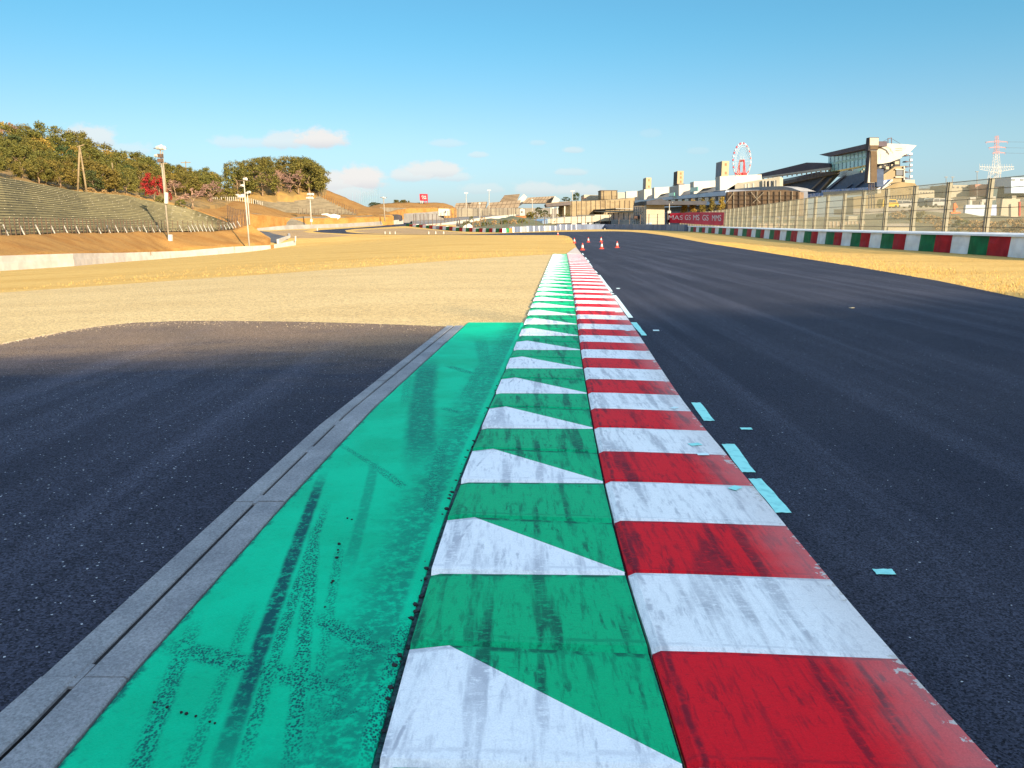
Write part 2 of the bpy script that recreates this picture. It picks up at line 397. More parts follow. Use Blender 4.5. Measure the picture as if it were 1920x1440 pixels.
track = on(fR, -6 if False else .2, YEND - .5, 40, -.06)
track = [(track[0][0] - .6, -8.0)] + track
track += G([(1080, 462), (1076, 454), (1072, 447), (1066, 443), (1056, 441.2), (1040, 440.8), (1000, 440.8), (940, 440.8), (900, 440.6), (850, 440.4), (800, 440.1), (740, 439.8), (700, 439.4), (650, 438.4),
            (605, 436.2), (586, 434.4), (600, 431.3), (640, 428.9), (680, 426.2), (715, 423.6)])
track += [(gp(715, 423.6).x - 1, 255), (gp(715, 423.6).x + 16, 258)]
track += G([(735, 425.3), (700, 427.6), (665, 429.4), (647, 432), (650, 435), (668, 437), (700, 438.4), (740, 439.0), (800, 439.4), (850, 439.5), (890, 439.0), (930, 437.9), (960, 436.8), (1000, 435.7),
            (1040, 434.9), (1100, 434.0), (1150, 433.5), (1180, 434.3), (1210, 436.8), (1250, 442), (1320, 455), (1400, 467.5), (1500, 483.5), (1600, 499), (1760, 526.5), (1920, 559.5)])
track += [(13.5, 12.0), (14.2, 6.0), (14.0, -8.0)]
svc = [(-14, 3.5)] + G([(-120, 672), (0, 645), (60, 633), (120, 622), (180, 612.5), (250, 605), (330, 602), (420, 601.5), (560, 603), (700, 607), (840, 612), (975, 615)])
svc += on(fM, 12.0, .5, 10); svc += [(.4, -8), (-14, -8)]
grav = [(-12, 3.2)] + G([(-120, 672)]) + svc[2:13] + on(fL, 11.7, YEND - .3, 26, .1)
grav += G([(1010, 478), (960, 481), (900, 484.5), (800, 492), (700, 500), (600, 507), (500, 514.5), (400, 521), (300, 528), (200, 535), (100, 542), (0, 549), (-150, 560)])
infield = G([(668, 434.8), (662, 432.4), (680, 430.6), (720, 428.8), (765, 427.5), (800, 430), (850, 435), (880, 437.8), (840, 438.6), (780, 438.7), (720, 438.0), (690, 437.2)])
runoff = G([(480, 449), (520, 446), (556, 447), (600, 446.5), (660, 441.6), (620, 438.6), (585, 437), (568, 434.5), (585, 430.6), (540, 431.5), (505, 434)])
back_road = G([(519, 455.5), (540, 449), (541, 444), (512, 438), (486, 432.6), (488, 435.5), (505, 444), (508, 448), (499, 454)])
for lst in (back_road,): pass

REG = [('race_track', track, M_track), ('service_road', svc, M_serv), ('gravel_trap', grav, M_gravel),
       ('infield_gravel', infield, M_gravel2), ('back_road', back_road, M_oldroad), ('runoff_gravel', runoff, M_gravel2)]
def inside(poly, x, y):
    c = False; n = len(poly); j = n - 1
    for i in range(n):
        xi, yi = poly[i]; xj, yj = poly[j]
        if (yi > y) != (yj > y) and x < (xj - xi) * (y - yi) / (yj - yi) + xi: c = not c
        j = i
    return c
def build_ground():
    vs, es = [], []
    for _, poly, _ in REG:
        o = len(vs); n = len(poly); vs += [Vector(p) for p in poly]; es += [(o + i, o + (i + 1) % n) for i in range(n)]
    rr = random.Random(3)
    for gx in range(-100, 71, 4):
        for gy in range(-8, 290, 4): vs.append(Vector((gx + rr.uniform(-.3, .3), gy + rr.uniform(-.3, .3))))
    for gx in range(-14, 1, 2):
        for gy in range(1, 45, 2): vs.append(Vector((gx + rr.uniform(-.3, .3), gy + rr.uniform(-.3, .3))))
    for q in range(24):
        a = q * math.pi / 12
        for rad in (420, 900, 2500, 9000): vs.append(Vector((math.cos(a) * rad, 120 + math.sin(a) * rad)))
    ov, oe, of, *_ = delaunay_2d_cdt(vs, es, [], 0, 1e-4)
    parts = {k[0]: MB() for k in REG}; parts['grass_ground'] = MB()
    maps = {k: {} for k in parts}
    for f in of:
        cx = sum(ov[i].x for i in f) / len(f); cy = sum(ov[i].y for i in f) / len(f)
        k = 'grass_ground'
        for nm, poly, _ in REG:
            if inside(poly, cx, cy): k = nm; break
        mb, mp = parts[k], maps[k]; ids = []
        for i in f:
            if i not in mp:
                mp[i] = len(mb.v); x, y = ov[i]; far = x * x + y * y > 400 ** 2
                mb.v.append(Vector((x, y, -1.0 if far else terrain(x, y))))
            ids.append(mp[i])
        mb.f.append(ids); mb.mi.append(0)
    mats = {k[0]: k[2] for k in REG}; mats['grass_ground'] = M_grass
    for k, mb in parts.items():
        if not mb.f: continue
        o = mb.build(k, mats[k], fix=False); o['kind'] = 'structure'
        me = o.data
        if sum(p.normal.z for p in me.polygons) < 0: me.flip_normals()
        me.polygons.foreach_set('use_smooth', [True] * len(me.polygons))
build_ground()

# ---------------------------------------------------------------- kerbs
def strip_pt(t, y, z):
    """t: 0 = left edge of the green kerb, 1 = seam, 2 = track edge"""
    m = fM(y); x = fL(y) + (m - fL(y)) * t if t <= 1 else m + (fR(y) - m) * (t - 1)
    return Vector((x, y + SKEW * (x - m), z))
def grid_block(ts, ss, zf, y0, y1):
    mb = MB(); nt_, ns = len(ts), len(ss); vs = []; uv = []
    for s in ss:
        for t in ts: vs.append(strip_pt(t, y0 + (y1 - y0) * s, zf(t, s))); uv.append((t, s))
    fs = [(j * nt_ + i, j * nt_ + i + 1, (j + 1) * nt_ + i + 1, (j + 1) * nt_ + i) for j in range(ns - 1) for i in range(nt_ - 1)]
    rim = [i for i in range(nt_)] + [j * nt_ + nt_ - 1 for j in range(1, ns)] + [(ns - 1) * nt_ + i for i in range(nt_ - 2, -1, -1)] + [j * nt_ for j in range(ns - 2, 0, -1)]
    o = len(vs); vs += [Vector((vs[i].x, vs[i].y, -.03)) for i in rim]; uv += [uv[i] for i in rim]
    n = len(rim); fs += [(rim[(i + 1) % n], rim[i], o + i, o + (i + 1) % n) for i in range(n)]
    mb.uv = uv
    return mb.add(vs, fs)
def put_uv(o, uv):
    ul = o.data.uv_layers.new(name='UVMap')
    for l in o.data.loops: ul.data[l.index].uv = uv[l.vertex_index]
rw = thing('striped_kerb', (fM(1.9), 1.9, 0), 'red and white striped kerb along the edge of the dark race track', 'kerb', None, 'thing')
gw = thing('serrated_kerb', (fL(1.9), 1.9, 0), 'green sawtooth kerb with white triangles, beside the red and white kerb', 'kerb', None, 'thing')
def z_rw(t, s):
    tt = t - 1
    z = .020 + .018 * min(1, tt / .045) - max(0, tt - .045) * .033
    k = max(0, 1 - tt * .9)
    return max(.004, z - (.011 * k if s <= 0 else .0) - .007 * k * max(0, s - .04))
def z_g(t, s):
    k = .35 + .65 * (1 - t)
    z = .016 + .030 * k * (1 - s) if s > 0 else .016 - .004
    if t == 0: z -= .014
    return max(.006, z)
for i in range(-2, NB):
    jt = random.Random(i); jn = random.Random(i + 1)
    y0 = Y0 + BL * i + jt.uniform(-.007, .007); y1 = Y0 + BL * (i + 1) + jn.uniform(-.007, .007) - .002
    red = i % 2 == 0
    b = grid_block([1, 1.035, 1.3, 1.7, 2.0], [0, .035, .5, 1], z_rw, y0, y1)
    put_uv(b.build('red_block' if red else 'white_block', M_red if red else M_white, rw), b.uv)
    if not red:
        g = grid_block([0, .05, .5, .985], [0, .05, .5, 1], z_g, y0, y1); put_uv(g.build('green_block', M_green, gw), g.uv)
    else:
        mb = MB(); e = .04
        P = lambda t, s, z: strip_pt(t, y0 + (y1 - y0) * s, z)
        LF, AP, RF = P(0, 1, .022), P(.165, 1, .040), P(.985, 1, .014)
        RN, LN = P(.985, e, .020), P(0, e, .028)
        RL, LL = P(.985, 0, .006), P(0, 0, .008)
        vs = [LF, AP, RF, RN, LN, RL, LL]
        sk = [Vector((p.x, p.y, -.03)) for p in (LF, AP, RF, RN, LN, RL, LL)]
        mb.add(vs + sk, [(0, 4, 1)], 0); mb.f += [[1, 4, 3], [4, 6, 5, 3], [0, 7, 11, 4], [4, 11, 13, 6]]; mb.mi += [0, 0, 0, 0]
        mb.f += [[1, 3, 2], [3, 5, 12, 10], [2, 3, 10, 9], [0, 1, 8, 7], [1, 2, 9, 8], [6, 13, 12, 5]]; mb.mi += [1] * 5 + [0]
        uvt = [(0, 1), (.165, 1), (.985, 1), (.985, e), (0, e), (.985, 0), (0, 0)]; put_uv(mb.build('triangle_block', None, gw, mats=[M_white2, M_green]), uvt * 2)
# plain concrete nose at the far end of the kerb
mb = MB(); q = [gp(1062.5, 476), gp(1089.5, 475.5), gp(1080, 464), gp(1077, 463)]
q = [strip_pt(1, YEND + .01, 0), strip_pt(2, YEND + .01, 0), gp(1081, 464.5), gp(1078, 464.5)]
mb.hexa([Vector((p.x, p.y, -.03)) for p in q], [Vector((p.x, p.y, z)) for p, z in zip(q, (.04, .006, .005, .012))])
mb.build('end_ramp', pmat('pale_kerb_concrete', (.5, .42, .36), (.42, .34, .28), 3), rw)

# ---------------------------------------------------------------- painted strip between drain and kerb
def gz(px, py): p = gp(px, py); return Vector((p.x, p.y, 0))
edgeL = [gz(x, y) for x, y in [(60, 1500), (112, 1440), (240, 1281), (530, 952), (700, 769), (870, 612.5)]]
def xl(y):
    for a, b in zip(edgeL, edgeL[1:]):
        if y <= b.y: return a.x + (b.x - a.x) * (y - a.y) / (b.y - a.y)
    a, b = edgeL[-2:]; return a.x + (b.x - a.x) * (y - a.y) / (b.y - a.y)
def stripmat():
    m, nt, b = newmat('painted_runoff'); P = pos(nt)
    uvn = N(nt, 'ShaderNodeUVMap'); uvs = N(nt, 'ShaderNodeSeparateXYZ', None, Vector=uvn.outputs[0]).outputs
    g = NOI(nt, P, 120, 4, .75); g2 = NOI(nt, P, 30, 5, .75); blot = NOI(nt, P, 1.6, 5, .6)
    wob = NOI(nt, P, 5, 3); edge_n = NOI(nt, P, 9, 4, .65)
    tread = N(nt, 'ShaderNodeTexVoronoi', None, Vector=SCL(nt, P, (1, .75, 1), R(20)), Scale=125.0).outputs['Distance']
    c = MIX(nt, MR(nt, blot, .35, .68), (.001, .53, .275), (.002, .43, .215))
    d = MA(nt, 'MULTIPLY', MR(nt, g2, .54, .70), MR(nt, blot, .3, .65, .08, .38))
    # tyre tracks: (from, to, half width, strength, torn-ness)
    for (x0, y0, x1, y1, w, s_, torn) in TRACKS:
        a, e = gz(x0, y0), gz(x1, y1); dv = (e - a); ln = dv.length; dv.normalize()
        q = VM(nt, 'SUBTRACT', P, tuple(a))
        al = VM(nt, 'DOT_PRODUCT', q, tuple(dv)); ac = VM(nt, 'DOT_PRODUCT', q, (dv.y, -dv.x, 0))
        bend = MA(nt, 'MULTIPLY', MA(nt, 'MULTIPLY', al, MA(nt, 'SUBTRACT', al, ln)), random.uniform(-.012, .012))
        ac = MA(nt, 'ADD', MA(nt, 'ABSOLUTE', MA(nt, 'ADD', ac, bend)), MA(nt, 'MULTIPLY', MA(nt, 'SUBTRACT', wob, .5), w * .6))
        k = MA(nt, 'MULTIPLY', MR(nt, ac, w * 1.35, w * .6), MA(nt, 'MULTIPLY', MR(nt, al, 0, ln * .25 + .02), MR(nt, al, ln, ln * .8)))
        tx = MA(nt, 'MULTIPLY', MR(nt, tread, .75, .30), MR(nt, g2, .32, .50)) if torn else MR(nt, g2, .36, .52, .25, 1)
        d = MA(nt, 'MAXIMUM', d, MA(nt, 'MULTIPLY', MA(nt, 'MULTIPLY', k, tx), min(1, s_ * 1.25)))
    # scuffed band towards the kerb side
    band = MA(nt, 'ADD', uvs[0], MA(nt, 'MULTIPLY', MA(nt, 'SUBTRACT', edge_n, .5), .35))
    d = MA(nt, 'MAXIMUM', d, MA(nt, 'MULTIPLY', MA(nt, 'MULTIPLY', MR(nt, band, .58, .88), MR(nt, uvs[0], .965, .935)), MA(nt, 'MULTIPLY', MR(nt, g2, .36, .56), .6)))
    worn = MA(nt, 'MULTIPLY', MR(nt, MA(nt, 'ADD', uvs[0], MA(nt, 'MULTIPLY', MA(nt, 'SUBTRACT', edge_n, .5), .16)), .035, .0), MR(nt, g2, .42, .5))
    d = MA(nt, 'MAXIMUM', d, MA(nt, 'MULTIPLY', worn, .8))
    c = MIX(nt, d, c, (.006, .082, .082))
    c = MIX(nt, MA(nt, 'GREATER_THAN', uvs[0], 1.15), c, MIX(nt, MR(nt, g2, .42, .58), (.010, .020, .024), (.030, .075, .072)))
    # faint brush lines across the far end
    br = NOI(nt, SCL(nt, P, (.12, 1, 1)), 26, 3, .6)
    c = MIX(nt, MA(nt, 'MULTIPLY', MA(nt, 'MULTIPLY', MR(nt, br, .6, .75), MR(nt, uvs[1], 4.5, 8.0)), .35), c, (.10, .60, .42))
    k = nt.nodes.new('ShaderNodeVectorMath'); k.operation = 'SCALE'; nt.links.new(c, k.inputs[0]); nt.links.new(MR(nt, g, .2, .8, .84, 1.14, False), k.inputs['Scale'])
    setc(nt, b, k.outputs[0]); b.inputs['Roughness'].default_value = .65; b.inputs['Specular IOR Level'].default_value = .05; bump(nt, b, MA(nt, 'ADD', g, g2), .004, .6)
    return m
TRACKS = [(352, 1640, 612, 880, .030, .85, 0), (398, 1640, 622, 930, .022, .75, 1), (525, 1640, 592, 980, .028, .8, 1), (556, 1640, 645, 1000, .022, .55, 1),
          (190, 1640, 372, 1160, .032, .75, 1), (280, 1640, 480, 1130, .022, .5, 1), (275, 1209, 690, 1318, .05, 1.0, 1), (575, 1156, 735, 1245, .045, .85, 1),
          (690, 872, 765, 925, .03, .7, 1), (630, 835, 750, 908, .022, .6, 1), (795, 1020, 836, 820, .05, .7, 1), (796, 930, 808, 670, .11, .55, 0),
          (835, 688, 890, 706, .05, .9, 1), (680, 1500, 772, 1150, .055, .85, 1), (865, 770, 908, 682, .06, .65, 1), (758, 780, 772, 680, .04, .5, 1), (825, 768, 866, 780, .04, .7, 1),
          (620, 1380, 735, 1290, .012, .7, 1), (900, 635, 915, 700, .08, .6, 1), (590, 1440, 702, 1150, .035, .65, 1), (640, 1120, 705, 860, .03, .35, 0), (470, 1290, 560, 1040, .02, .4, 1)]
def build_strip():
    ys = list(np.linspace(.9, 11.9, 45)); us = [0, .02, .25, .5, .75, .96, 1.0]
    vs, uvs = [], []
    for y in ys:
        a = xl(y) + .004; gapw = .027 * min(1, max(.25, (11.9 - y) / 8.5 + .12)); b_ = fL(y) - gapw
        for u_ in us:
            vs.append(Vector((a + (b_ - a) * u_, y, .004 if u_ in (0, 1.0) else .016))); uvs.append((u_, y))
    n = len(us); fs = [(j * n + i, j * n + i + 1, (j + 1) * n + i + 1, (j + 1) * n + i) for j in range(len(ys) - 1) for i in range(n - 1)]
    o = len(vs)
    for idx in (range(n), [(len(ys) - 1) * n + i for i in range(n)]): pass
    top = [(len(ys) - 1) * n + i for i in range(n)]
    vs += [Vector((vs[i].x, vs[i].y + .02, -.01)) for i in top]; uvs += [uvs[i] for i in top]
    fs += [(top[i], top[i + 1], o + i + 1, o + i) for i in range(n - 1)]
    rt = [j * n + n - 1 for j in range(len(ys))]; o = len(vs)
    vs += [Vector((vs[i].x + .006, vs[i].y, -.01)) for i in rt]; uvs += [uvs[i] for i in rt]
    fs += [(rt[j], o + j, o + j + 1, rt[j + 1]) for j in range(len(rt) - 1)]
    o = len(vs)
    for j in rt:
        y = vs[j].y; vs += [Vector((vs[j].x + .005, y, .005)), Vector((fL(y) + .012, y, .005))]; uvs += [(1.3, y), (1.5, y)]
    fs += [(o + 2 * j, o + 2 * j + 1, o + 2 * j + 3, o + 2 * j + 2) for j in range(len(rt) - 1)]
    mb = MB().add(vs, fs); ob = mb.build('painted_runoff', stripmat()); ob['kind'] = 'structure'
    ul = ob.data.uv_layers.new(name='UVMap')
    for l in ob.data.loops: ul.data[l.index].uv = uvs[l.vertex_index]
build_strip()

# ---------------------------------------------------------------- slotted concrete drain
dr = thing('drainage_channel', gz(470, 952), 'slotted grey concrete drain channel between the dark asphalt and the green paint', 'drain channel')
A = [gz(x, y) for x, y in [(-70, 1412), (0, 1345), (75, 1281), (440, 946), (600, 800), (838, 612.5)]]
Bc = [gz(x, y) for x, y in [(-60, 1492), (0, 1436), (150, 1281), (481, 946), (650, 780), (852, 612.5)]]
def interp(poly, y):
    for a, b in zip(poly, poly[1:]):
        if y <= b.y or b is poly[-1]:
            t = (y - a.y) / (b.y - a.y); return a.x + (b.x - a.x) * t
jY = [gz(150, 1281).y + k * (gz(481, 948).y - gz(150, 1281).y) for k in range(-1, 7)]
jY[-1] = min(jY[-1], gz(850, 613).y)
for k in range(len(jY) - 1):
    y0, y1 = jY[k] + .004, jY[k + 1] - .004
    if y1 - y0 < .1: continue
    for side in (0, 1):
        def row(y):
            a, c, d = interp(A, y), interp(Bc, y), xl(y)
            return (a + .003, c - .010) if side == 0 else (c + .010, d - .002)
        mb = MB(); n = 6; vs = []
        dz = random.uniform(-.003, .003)
        for j in range(n + 1):
            y = y0 + (y1 - y0) * j / n; a, b_ = row(y); e = .007
            vs += [Vector((a, y, -.06)), Vector((a, y, .010 + dz)), Vector((a + e, y, .017 + dz)), Vector((b_ - e, y, .017 + dz)), Vector((b_, y, .010 + dz)), Vector((b_, y, -.06))]
        fs = [(j * 6 + i, j * 6 + i + 1, (j + 1) * 6 + i + 1, (j + 1) * 6 + i) for j in range(n) for i in range(5)]
        fs += [(0, 1, 2, 3, 4, 5), tuple(n * 6 + i for i in range(5, -1, -1))]
        mb.add(vs, fs).build('concrete_slab', M_slab, dr)
mb = MB()
for y0, y1 in zip(jY, jY[1:]):
    mb.hexa([(interp(Bc, y0) - .0095, y0, -.05), (interp(Bc, y0) + .0095, y0, -.05), (interp(Bc, y1) + .0095, y1, -.05), (interp(Bc, y1) - .0095, y1, -.05)],
            [(interp(Bc, y0) - .0095, y0, .002), (interp(Bc, y0) + .0095, y0, .002), (interp(Bc, y1) + .0095, y1, .002), (interp(Bc, y1) - .0095, y1, .002)])
mb.build('dark_slot', pmat('slot_black', (.006, .006, .008), (.012, .01, .01), 20), dr)
mb = MB()
for y in (jY[1] - .05, jY[2] - .02, jY[2] + .95, jY[3] - .02):
    mb = MB()
    mb.hexa([(interp(Bc, y) - .0097, y, 0), (interp(Bc, y) + .0097, y, 0), (interp(Bc, y + .13) + .0097, y + .13, 0), (interp(Bc, y + .13) - .0097, y + .13, 0)],
            [(interp(Bc, y) - .0097, y, .013), (interp(Bc, y) + .0097, y, .013), (interp(Bc, y + .13) + .0097, y + .13, .013), (interp(Bc, y + .13) - .0097, y + .13, .013)])
    mb.build('slot_bridge', M_slab, dr)

# loose rubber crumbs in the gap and dark chips on the paint
mb = MB(); rr = random.Random(5)
def crumb(x, y, z, s):
    n = 5; a0 = rr.random() * 6
    p = [(x + math.cos(a0 + k * 1.257) * s * rr.uniform(.5, 1), y + math.sin(a0 + k * 1.257) * s * rr.uniform(.5, 1), z) for k in range(n)]
    mb.poly(p, (0, 0, s * .6 + .002))
for _ in range(130):
    y = 1.1 + 6.5 * rr.random() ** 1.6; crumb(fL(y) - rr.uniform(.0, .055), y, .001, rr.uniform(.004, .016))
for (x, y, s) in [(636, 1029, .011), (634, 1040, .007), (632, 1055, .009), (634, 1045, .005), (625, 1099, .008), (622, 1102, .006), (341, 1349, .006), (351, 1351, .007), (368, 1356, .006), (395, 1366, .005), (404, 1369, .005), (652, 980, .008), (660, 982, .006), (610, 1148, .005), (290, 1330, .006), (315, 1339, .006)]:
    p = gz(x, y); crumb(p.x, p.y, .015, s)
o = mb.build('rubber_crumbs', pmat('rubber_black', (.012, .012, .016), (.02, .02, .022), 40, rough=.9)); o['kind'] = 'stuff'

# ---------------------------------------------------------------- tape pieces stuck on the track and the kerb
M_tape = pmat('pale_teal_tape', (.30, .74, .68), (.16, .50, .48), 14, lo=.45, hi=.8, detail=8)
M_tape_pale = pmat('white_and_sunlit_tape', (.66, .80, .80), (.55, .72, .72), 9)  # paler copy of the teal tape paints in sunlight; also the white scraps
TAPE = [([(1403, 899), (1427, 899), (1484, 963), (1452, 963)], 'tape_piece', 'largest pale teal tape panel at the track edge beside a white kerb block', 0),
        ([(1353, 834), (1377, 834), (1417, 887), (1390, 887)], 'tape_piece', 'teal tape panel at the track edge beside the chipped red kerb block', 0),
        ([(1296, 756), (1313, 756), (1340, 790), (1319.5, 790)], 'tape_piece', 'teal tape panel at the track edge level with the small white diamond', 0),
        ([(1182, 605), (1193.5, 605), (1213, 629.5), (1203, 629.5)], 'tape_piece', 'short tape panel at the track edge where the shadow ends', 0),
        ([(1147.5, 554), (1155, 554), (1187, 596), (1178, 596)], 'tape_piece', 'long tape panel on the sunlit track edge, nearer of two long ones', 1),
        ([(1121, 516), (1125.5, 516), (1149, 547), (1143, 547)], 'tape_piece', 'long tape panel on the sunlit track edge, farther of two long ones', 1),
        ([(1143, 549), (1147, 549), (1152, 552), (1146, 552)], 'tape_piece', 'short tape piece between the two long sunlit tape panels', 1),
        ([(1113, 508), (1117, 508), (1121, 512), (1116, 512)], 'tape_piece', 'small tape piece just beyond the farther long tape panel', 1),
        ([(1103.5, 494), (1106.5, 494), (1111, 500.5), (1107, 500.5)], 'tape_piece', 'second small tape piece beyond the long panels on the track edge', 1),
        ([(1100, 487.5), (1103, 487.5), (1105.5, 492), (1102, 492)], 'tape_piece', 'third small tape piece beyond the long panels on the track edge', 1),
        ([(1096.5, 482.5), (1098.5, 482.5), (1101, 486), (1098, 486)], 'tape_piece', 'fourth small tape piece beyond the long panels on the track edge', 1),
        ([(1091, 475), (1093, 475), (1095, 478), (1092.5, 478)], 'tape_piece', 'farthest small tape piece beside the end of the striped kerb', 1),
        ([(1634.8, 1068.7), (1671, 1068.7), (1680, 1078.7), (1643.6, 1078.7)], 'tape_strip', 'small teal tape strip lying alone on the dark track, nearest one', 0),
        ([(1387, 803), (1408, 803), (1411.5, 806.5), (1390, 806.5)], 'tape_strip', 'small teal tape strip on the dark track right of the chipped kerb block', 0),
        ([(1224, 619), (1235, 619), (1236.5, 621), (1225, 621)], 'tape_strip', 'tiny pale tape strip on the track beside the short tape panel', 1),
        ([(1155.5, 540.5), (1161.5, 540.5), (1162.5, 541.7), (1156, 541.7)], 'tape_strip', 'tiny pale tape strip on the sunlit track beside the long tape panels', 1)]
for pts, nm, lab, wm in TAPE:
    q = [gz(x, y) for x, y in pts]
    on_k = min(p.x - (fR(p.y) - .02) for p in q)
    q = [Vector((max(p.x, fR(p.y) + .004) if nm == 'tape_piece' else p.x, p.y, .0035)) for p in q]
    c = sum(q, Vector()) / 4; rt = random.Random(int(pts[0][0])); qq = []
    for i in range(4):
        for k in range(5):
            p = q[i].lerp(q[(i + 1) % 4], k / 5); j = .0028 if nm == 'tape_piece' else .0015
            qq.append(Vector((p.x + rt.gauss(0, j) * (k > 0), p.y + rt.gauss(0, j * 1.6) * (k > 0), p.z)))
    q = qq
    o = MB().poly(q, (0, 0, .0015)).build(nm, M_tape_pale if wm else M_tape, origin=(c.x, c.y, 0)); tag(o, lab, 'tape', 'tape pieces marking the track edge')
KT = [((1303, 838), .055, 'torn teal tape scrap on the white kerb block beside the teal panels', 0, .3), ((1317.5, 856.5), .05, 'small pale tape strip on the chipped red kerb block', 1, 0),
      ((1264.5, 768.3), .045, 'small white diamond of tape on a red kerb block', 1, .78), ((1378, 920), .05, 'teal diamond of tape on the white kerb block by the largest panel', 0, .78),
      ((1177, 622), .055, 'small pale diamond of tape on the red kerb block near the shadow edge', 1, .78), ((1160, 586.5), .085, 'pale tape square on a sunlit red kerb block', 1, 0)]
for (px, py), s, lab, wm, rz in KT:
    p = gz(px, py); m_, r_ = fM(p.y), fR(p.y); tt = 1 + (p.x - m_) / (r_ - m_); z = z_rw(tt, .5)
    z += .006
    o = MB().box((p.x, p.y, z), (s * 1.5, s, .0015), rz).build('tape_patch', M_tape_pale if wm else M_tape, origin=(p.x, p.y, z)); tag(o, lab, 'tape', 'tape scraps on the striped kerb')
p = gz(1597, 578); o = MB().box((p.x, p.y, .01), (.09, .05, .012), .4).build('dry_leaf', pmat('leaf_tan', (.5, .4, .25), (.4, .3, .2), 9), origin=(p.x, p.y, 0)); tag(o, 'pale dry leaf lying alone on the dark track', 'leaf')

# loose stones at the gravel edge and dry grass blades along the verges
def scatter_stones():
    rr = random.Random(9); mb = MB()
    edge = [Vector((x, y, 0)) for x, y in svc[2:12]]
    for i in range(800):
        k = rr.randrange(len(edge) - 1); p = edge[k].lerp(edge[k + 1], rr.random()); off = rr.gauss(0, .35) - .15
        x, y = p.x, p.y + off; s = rr.uniform(.004, .012); z = terrain(x, y)
        a0 = rr.random() * 6; q = [(x + math.cos(a0 + j * 1.257) * s, y + math.sin(a0 + j * 1.257) * s, z) for j in range(5)]
        o = len(mb.v); mb.v += [Vector(v) for v in q] + [Vector((x, y, z + s * .9))]; mb.f += [[o + j, o + (j + 1) % 5, o + 5] for j in range(5)]; mb.mi += [0] * 5
    mb.build('loose_gravel', pmat('stone_pale', (.42, .32, .19), (.26, .21, .15), 30), fix=False)['kind'] = 'stuff'
def scatter_grass():
    rr = random.Random(11); mb = MB()
    lines = [([Vector((*gp(x, y)[:2], 0)) for x, y in [(1320, 455), (1400, 467.5), (1500, 483.5), (1600, 499), (1760, 526.5), (1920, 559.5)]] + [Vector((13.5, 12, 0))], 7000, (1, -.1), 1.6),
             ([Vector((*gp(x, y)[:2], 0)) for x, y in [(1076, 456), (1067, 446)]] + [], 250, (-1, 0), .5),
             ([Vector((*gp(x, y)[:2], 0)) for x, y in [(1030, 476.5), (960, 480), (900, 483.5), (800, 490.5), (700, 498), (600, 505), (500, 512), (400, 518), (300, 525), (200, 532), (100, 539), (0, 546)]], 1200, (0, 1), 5.0)]
    for ln, n, dr_, sp in lines:
        ds = [(b - a).length for a, b in zip(ln, ln[1:])]; tot = sum(ds)
        for i in range(n):
            d = rr.random() * tot; k = 0
            while k < len(ds) - 1 and d > ds[k]: d -= ds[k]; k += 1
            p = ln[k].lerp(ln[k + 1], d / ds[k]); e = abs(rr.gauss(0, sp)) - .05; x, y = p.x + dr_[0] * e, p.y + dr_[1] * e; z = terrain(x, y) - .005
            for _ in range(2):
                h = rr.uniform(.03, .085); a = rr.random() * 6.28; lx, ly = math.cos(a) * h * .6, math.sin(a) * h * .6; w = .006
                xx, yy = x + rr.gauss(0, .03), y + rr.gauss(0, .03); o = len(mb.v)
                mb.v += [Vector((xx - w * math.sin(a), yy + w * math.cos(a), z)), Vector((xx + w * math.sin(a), yy - w * math.cos(a), z)), Vector((xx + lx, yy + ly, z + h))]; mb.f.append([o, o + 1, o + 2]); mb.mi.append(0)
    m, nt, b = newmat('straw_blades'); g = N(nt, 'ShaderNodeNewGeometry').outputs['Random Per Island']
    setc(nt, b, MIX(nt, g, (.56, .355, .11), (.48, .29, .08))); b.inputs['Roughness'].default_value = .8; b.inputs['Specular IOR Level'].default_value = .1
    mb.build('dry_grass', m, fix=False)['kind'] = 'stuff'
scatter_stones(); scatter_grass()
# ================================================================ plants
def leafmat(name, a, b_, c_, rnd=.3):
    m, nt, b = newmat(name)
    g = N(nt, 'ShaderNodeNewGeometry').outputs['Random Per Island']; oi = N(nt, 'ShaderNodeObjectInfo').outputs['Random']
    c = MIX(nt, MR(nt, g, 0, 1, 0, 1, False), a, b_)
    c = MIX(nt, MR(nt, oi, .35, 1, 0, .8, False), c, c_)
    setc(nt, b, SCA(nt, c, MR(nt, g, 0, 1, 1 - rnd, 1 + rnd, False))); b.inputs['Roughness'].default_value = .75; b.inputs['Specular IOR Level'].default_value = .15
    return m
M_leaf = leafmat('evergreen_leaves', (.060, .064, .013), (.098, .088, .018), (.118, .082, .017))
M_leaf2 = leafmat('dark_leaves', (.022, .038, .012), (.04, .055, .016), (.05, .05, .015))
M_leafy = leafmat('yellow_leaves', (.17, .12, .02), (.24, .16, .03), (.2, .12, .03))
M_leafr = leafmat('maple_leaves', (.17, .012, .012), (.24, .02, .016), (.14, .010, .010), .2)
M_dry = leafmat('dry_twigs', (.26, .16, .06), (.34, .22, .10), (.20, .12, .05))
M_twig = leafmat('bare_twigs', (.20, .115, .085), (.26, .155, .115), (.17, .10, .08))
M_bark = pmat('tree_bark', (.24, .16, .09), (.14, .09, .055), 3, rough=.9)
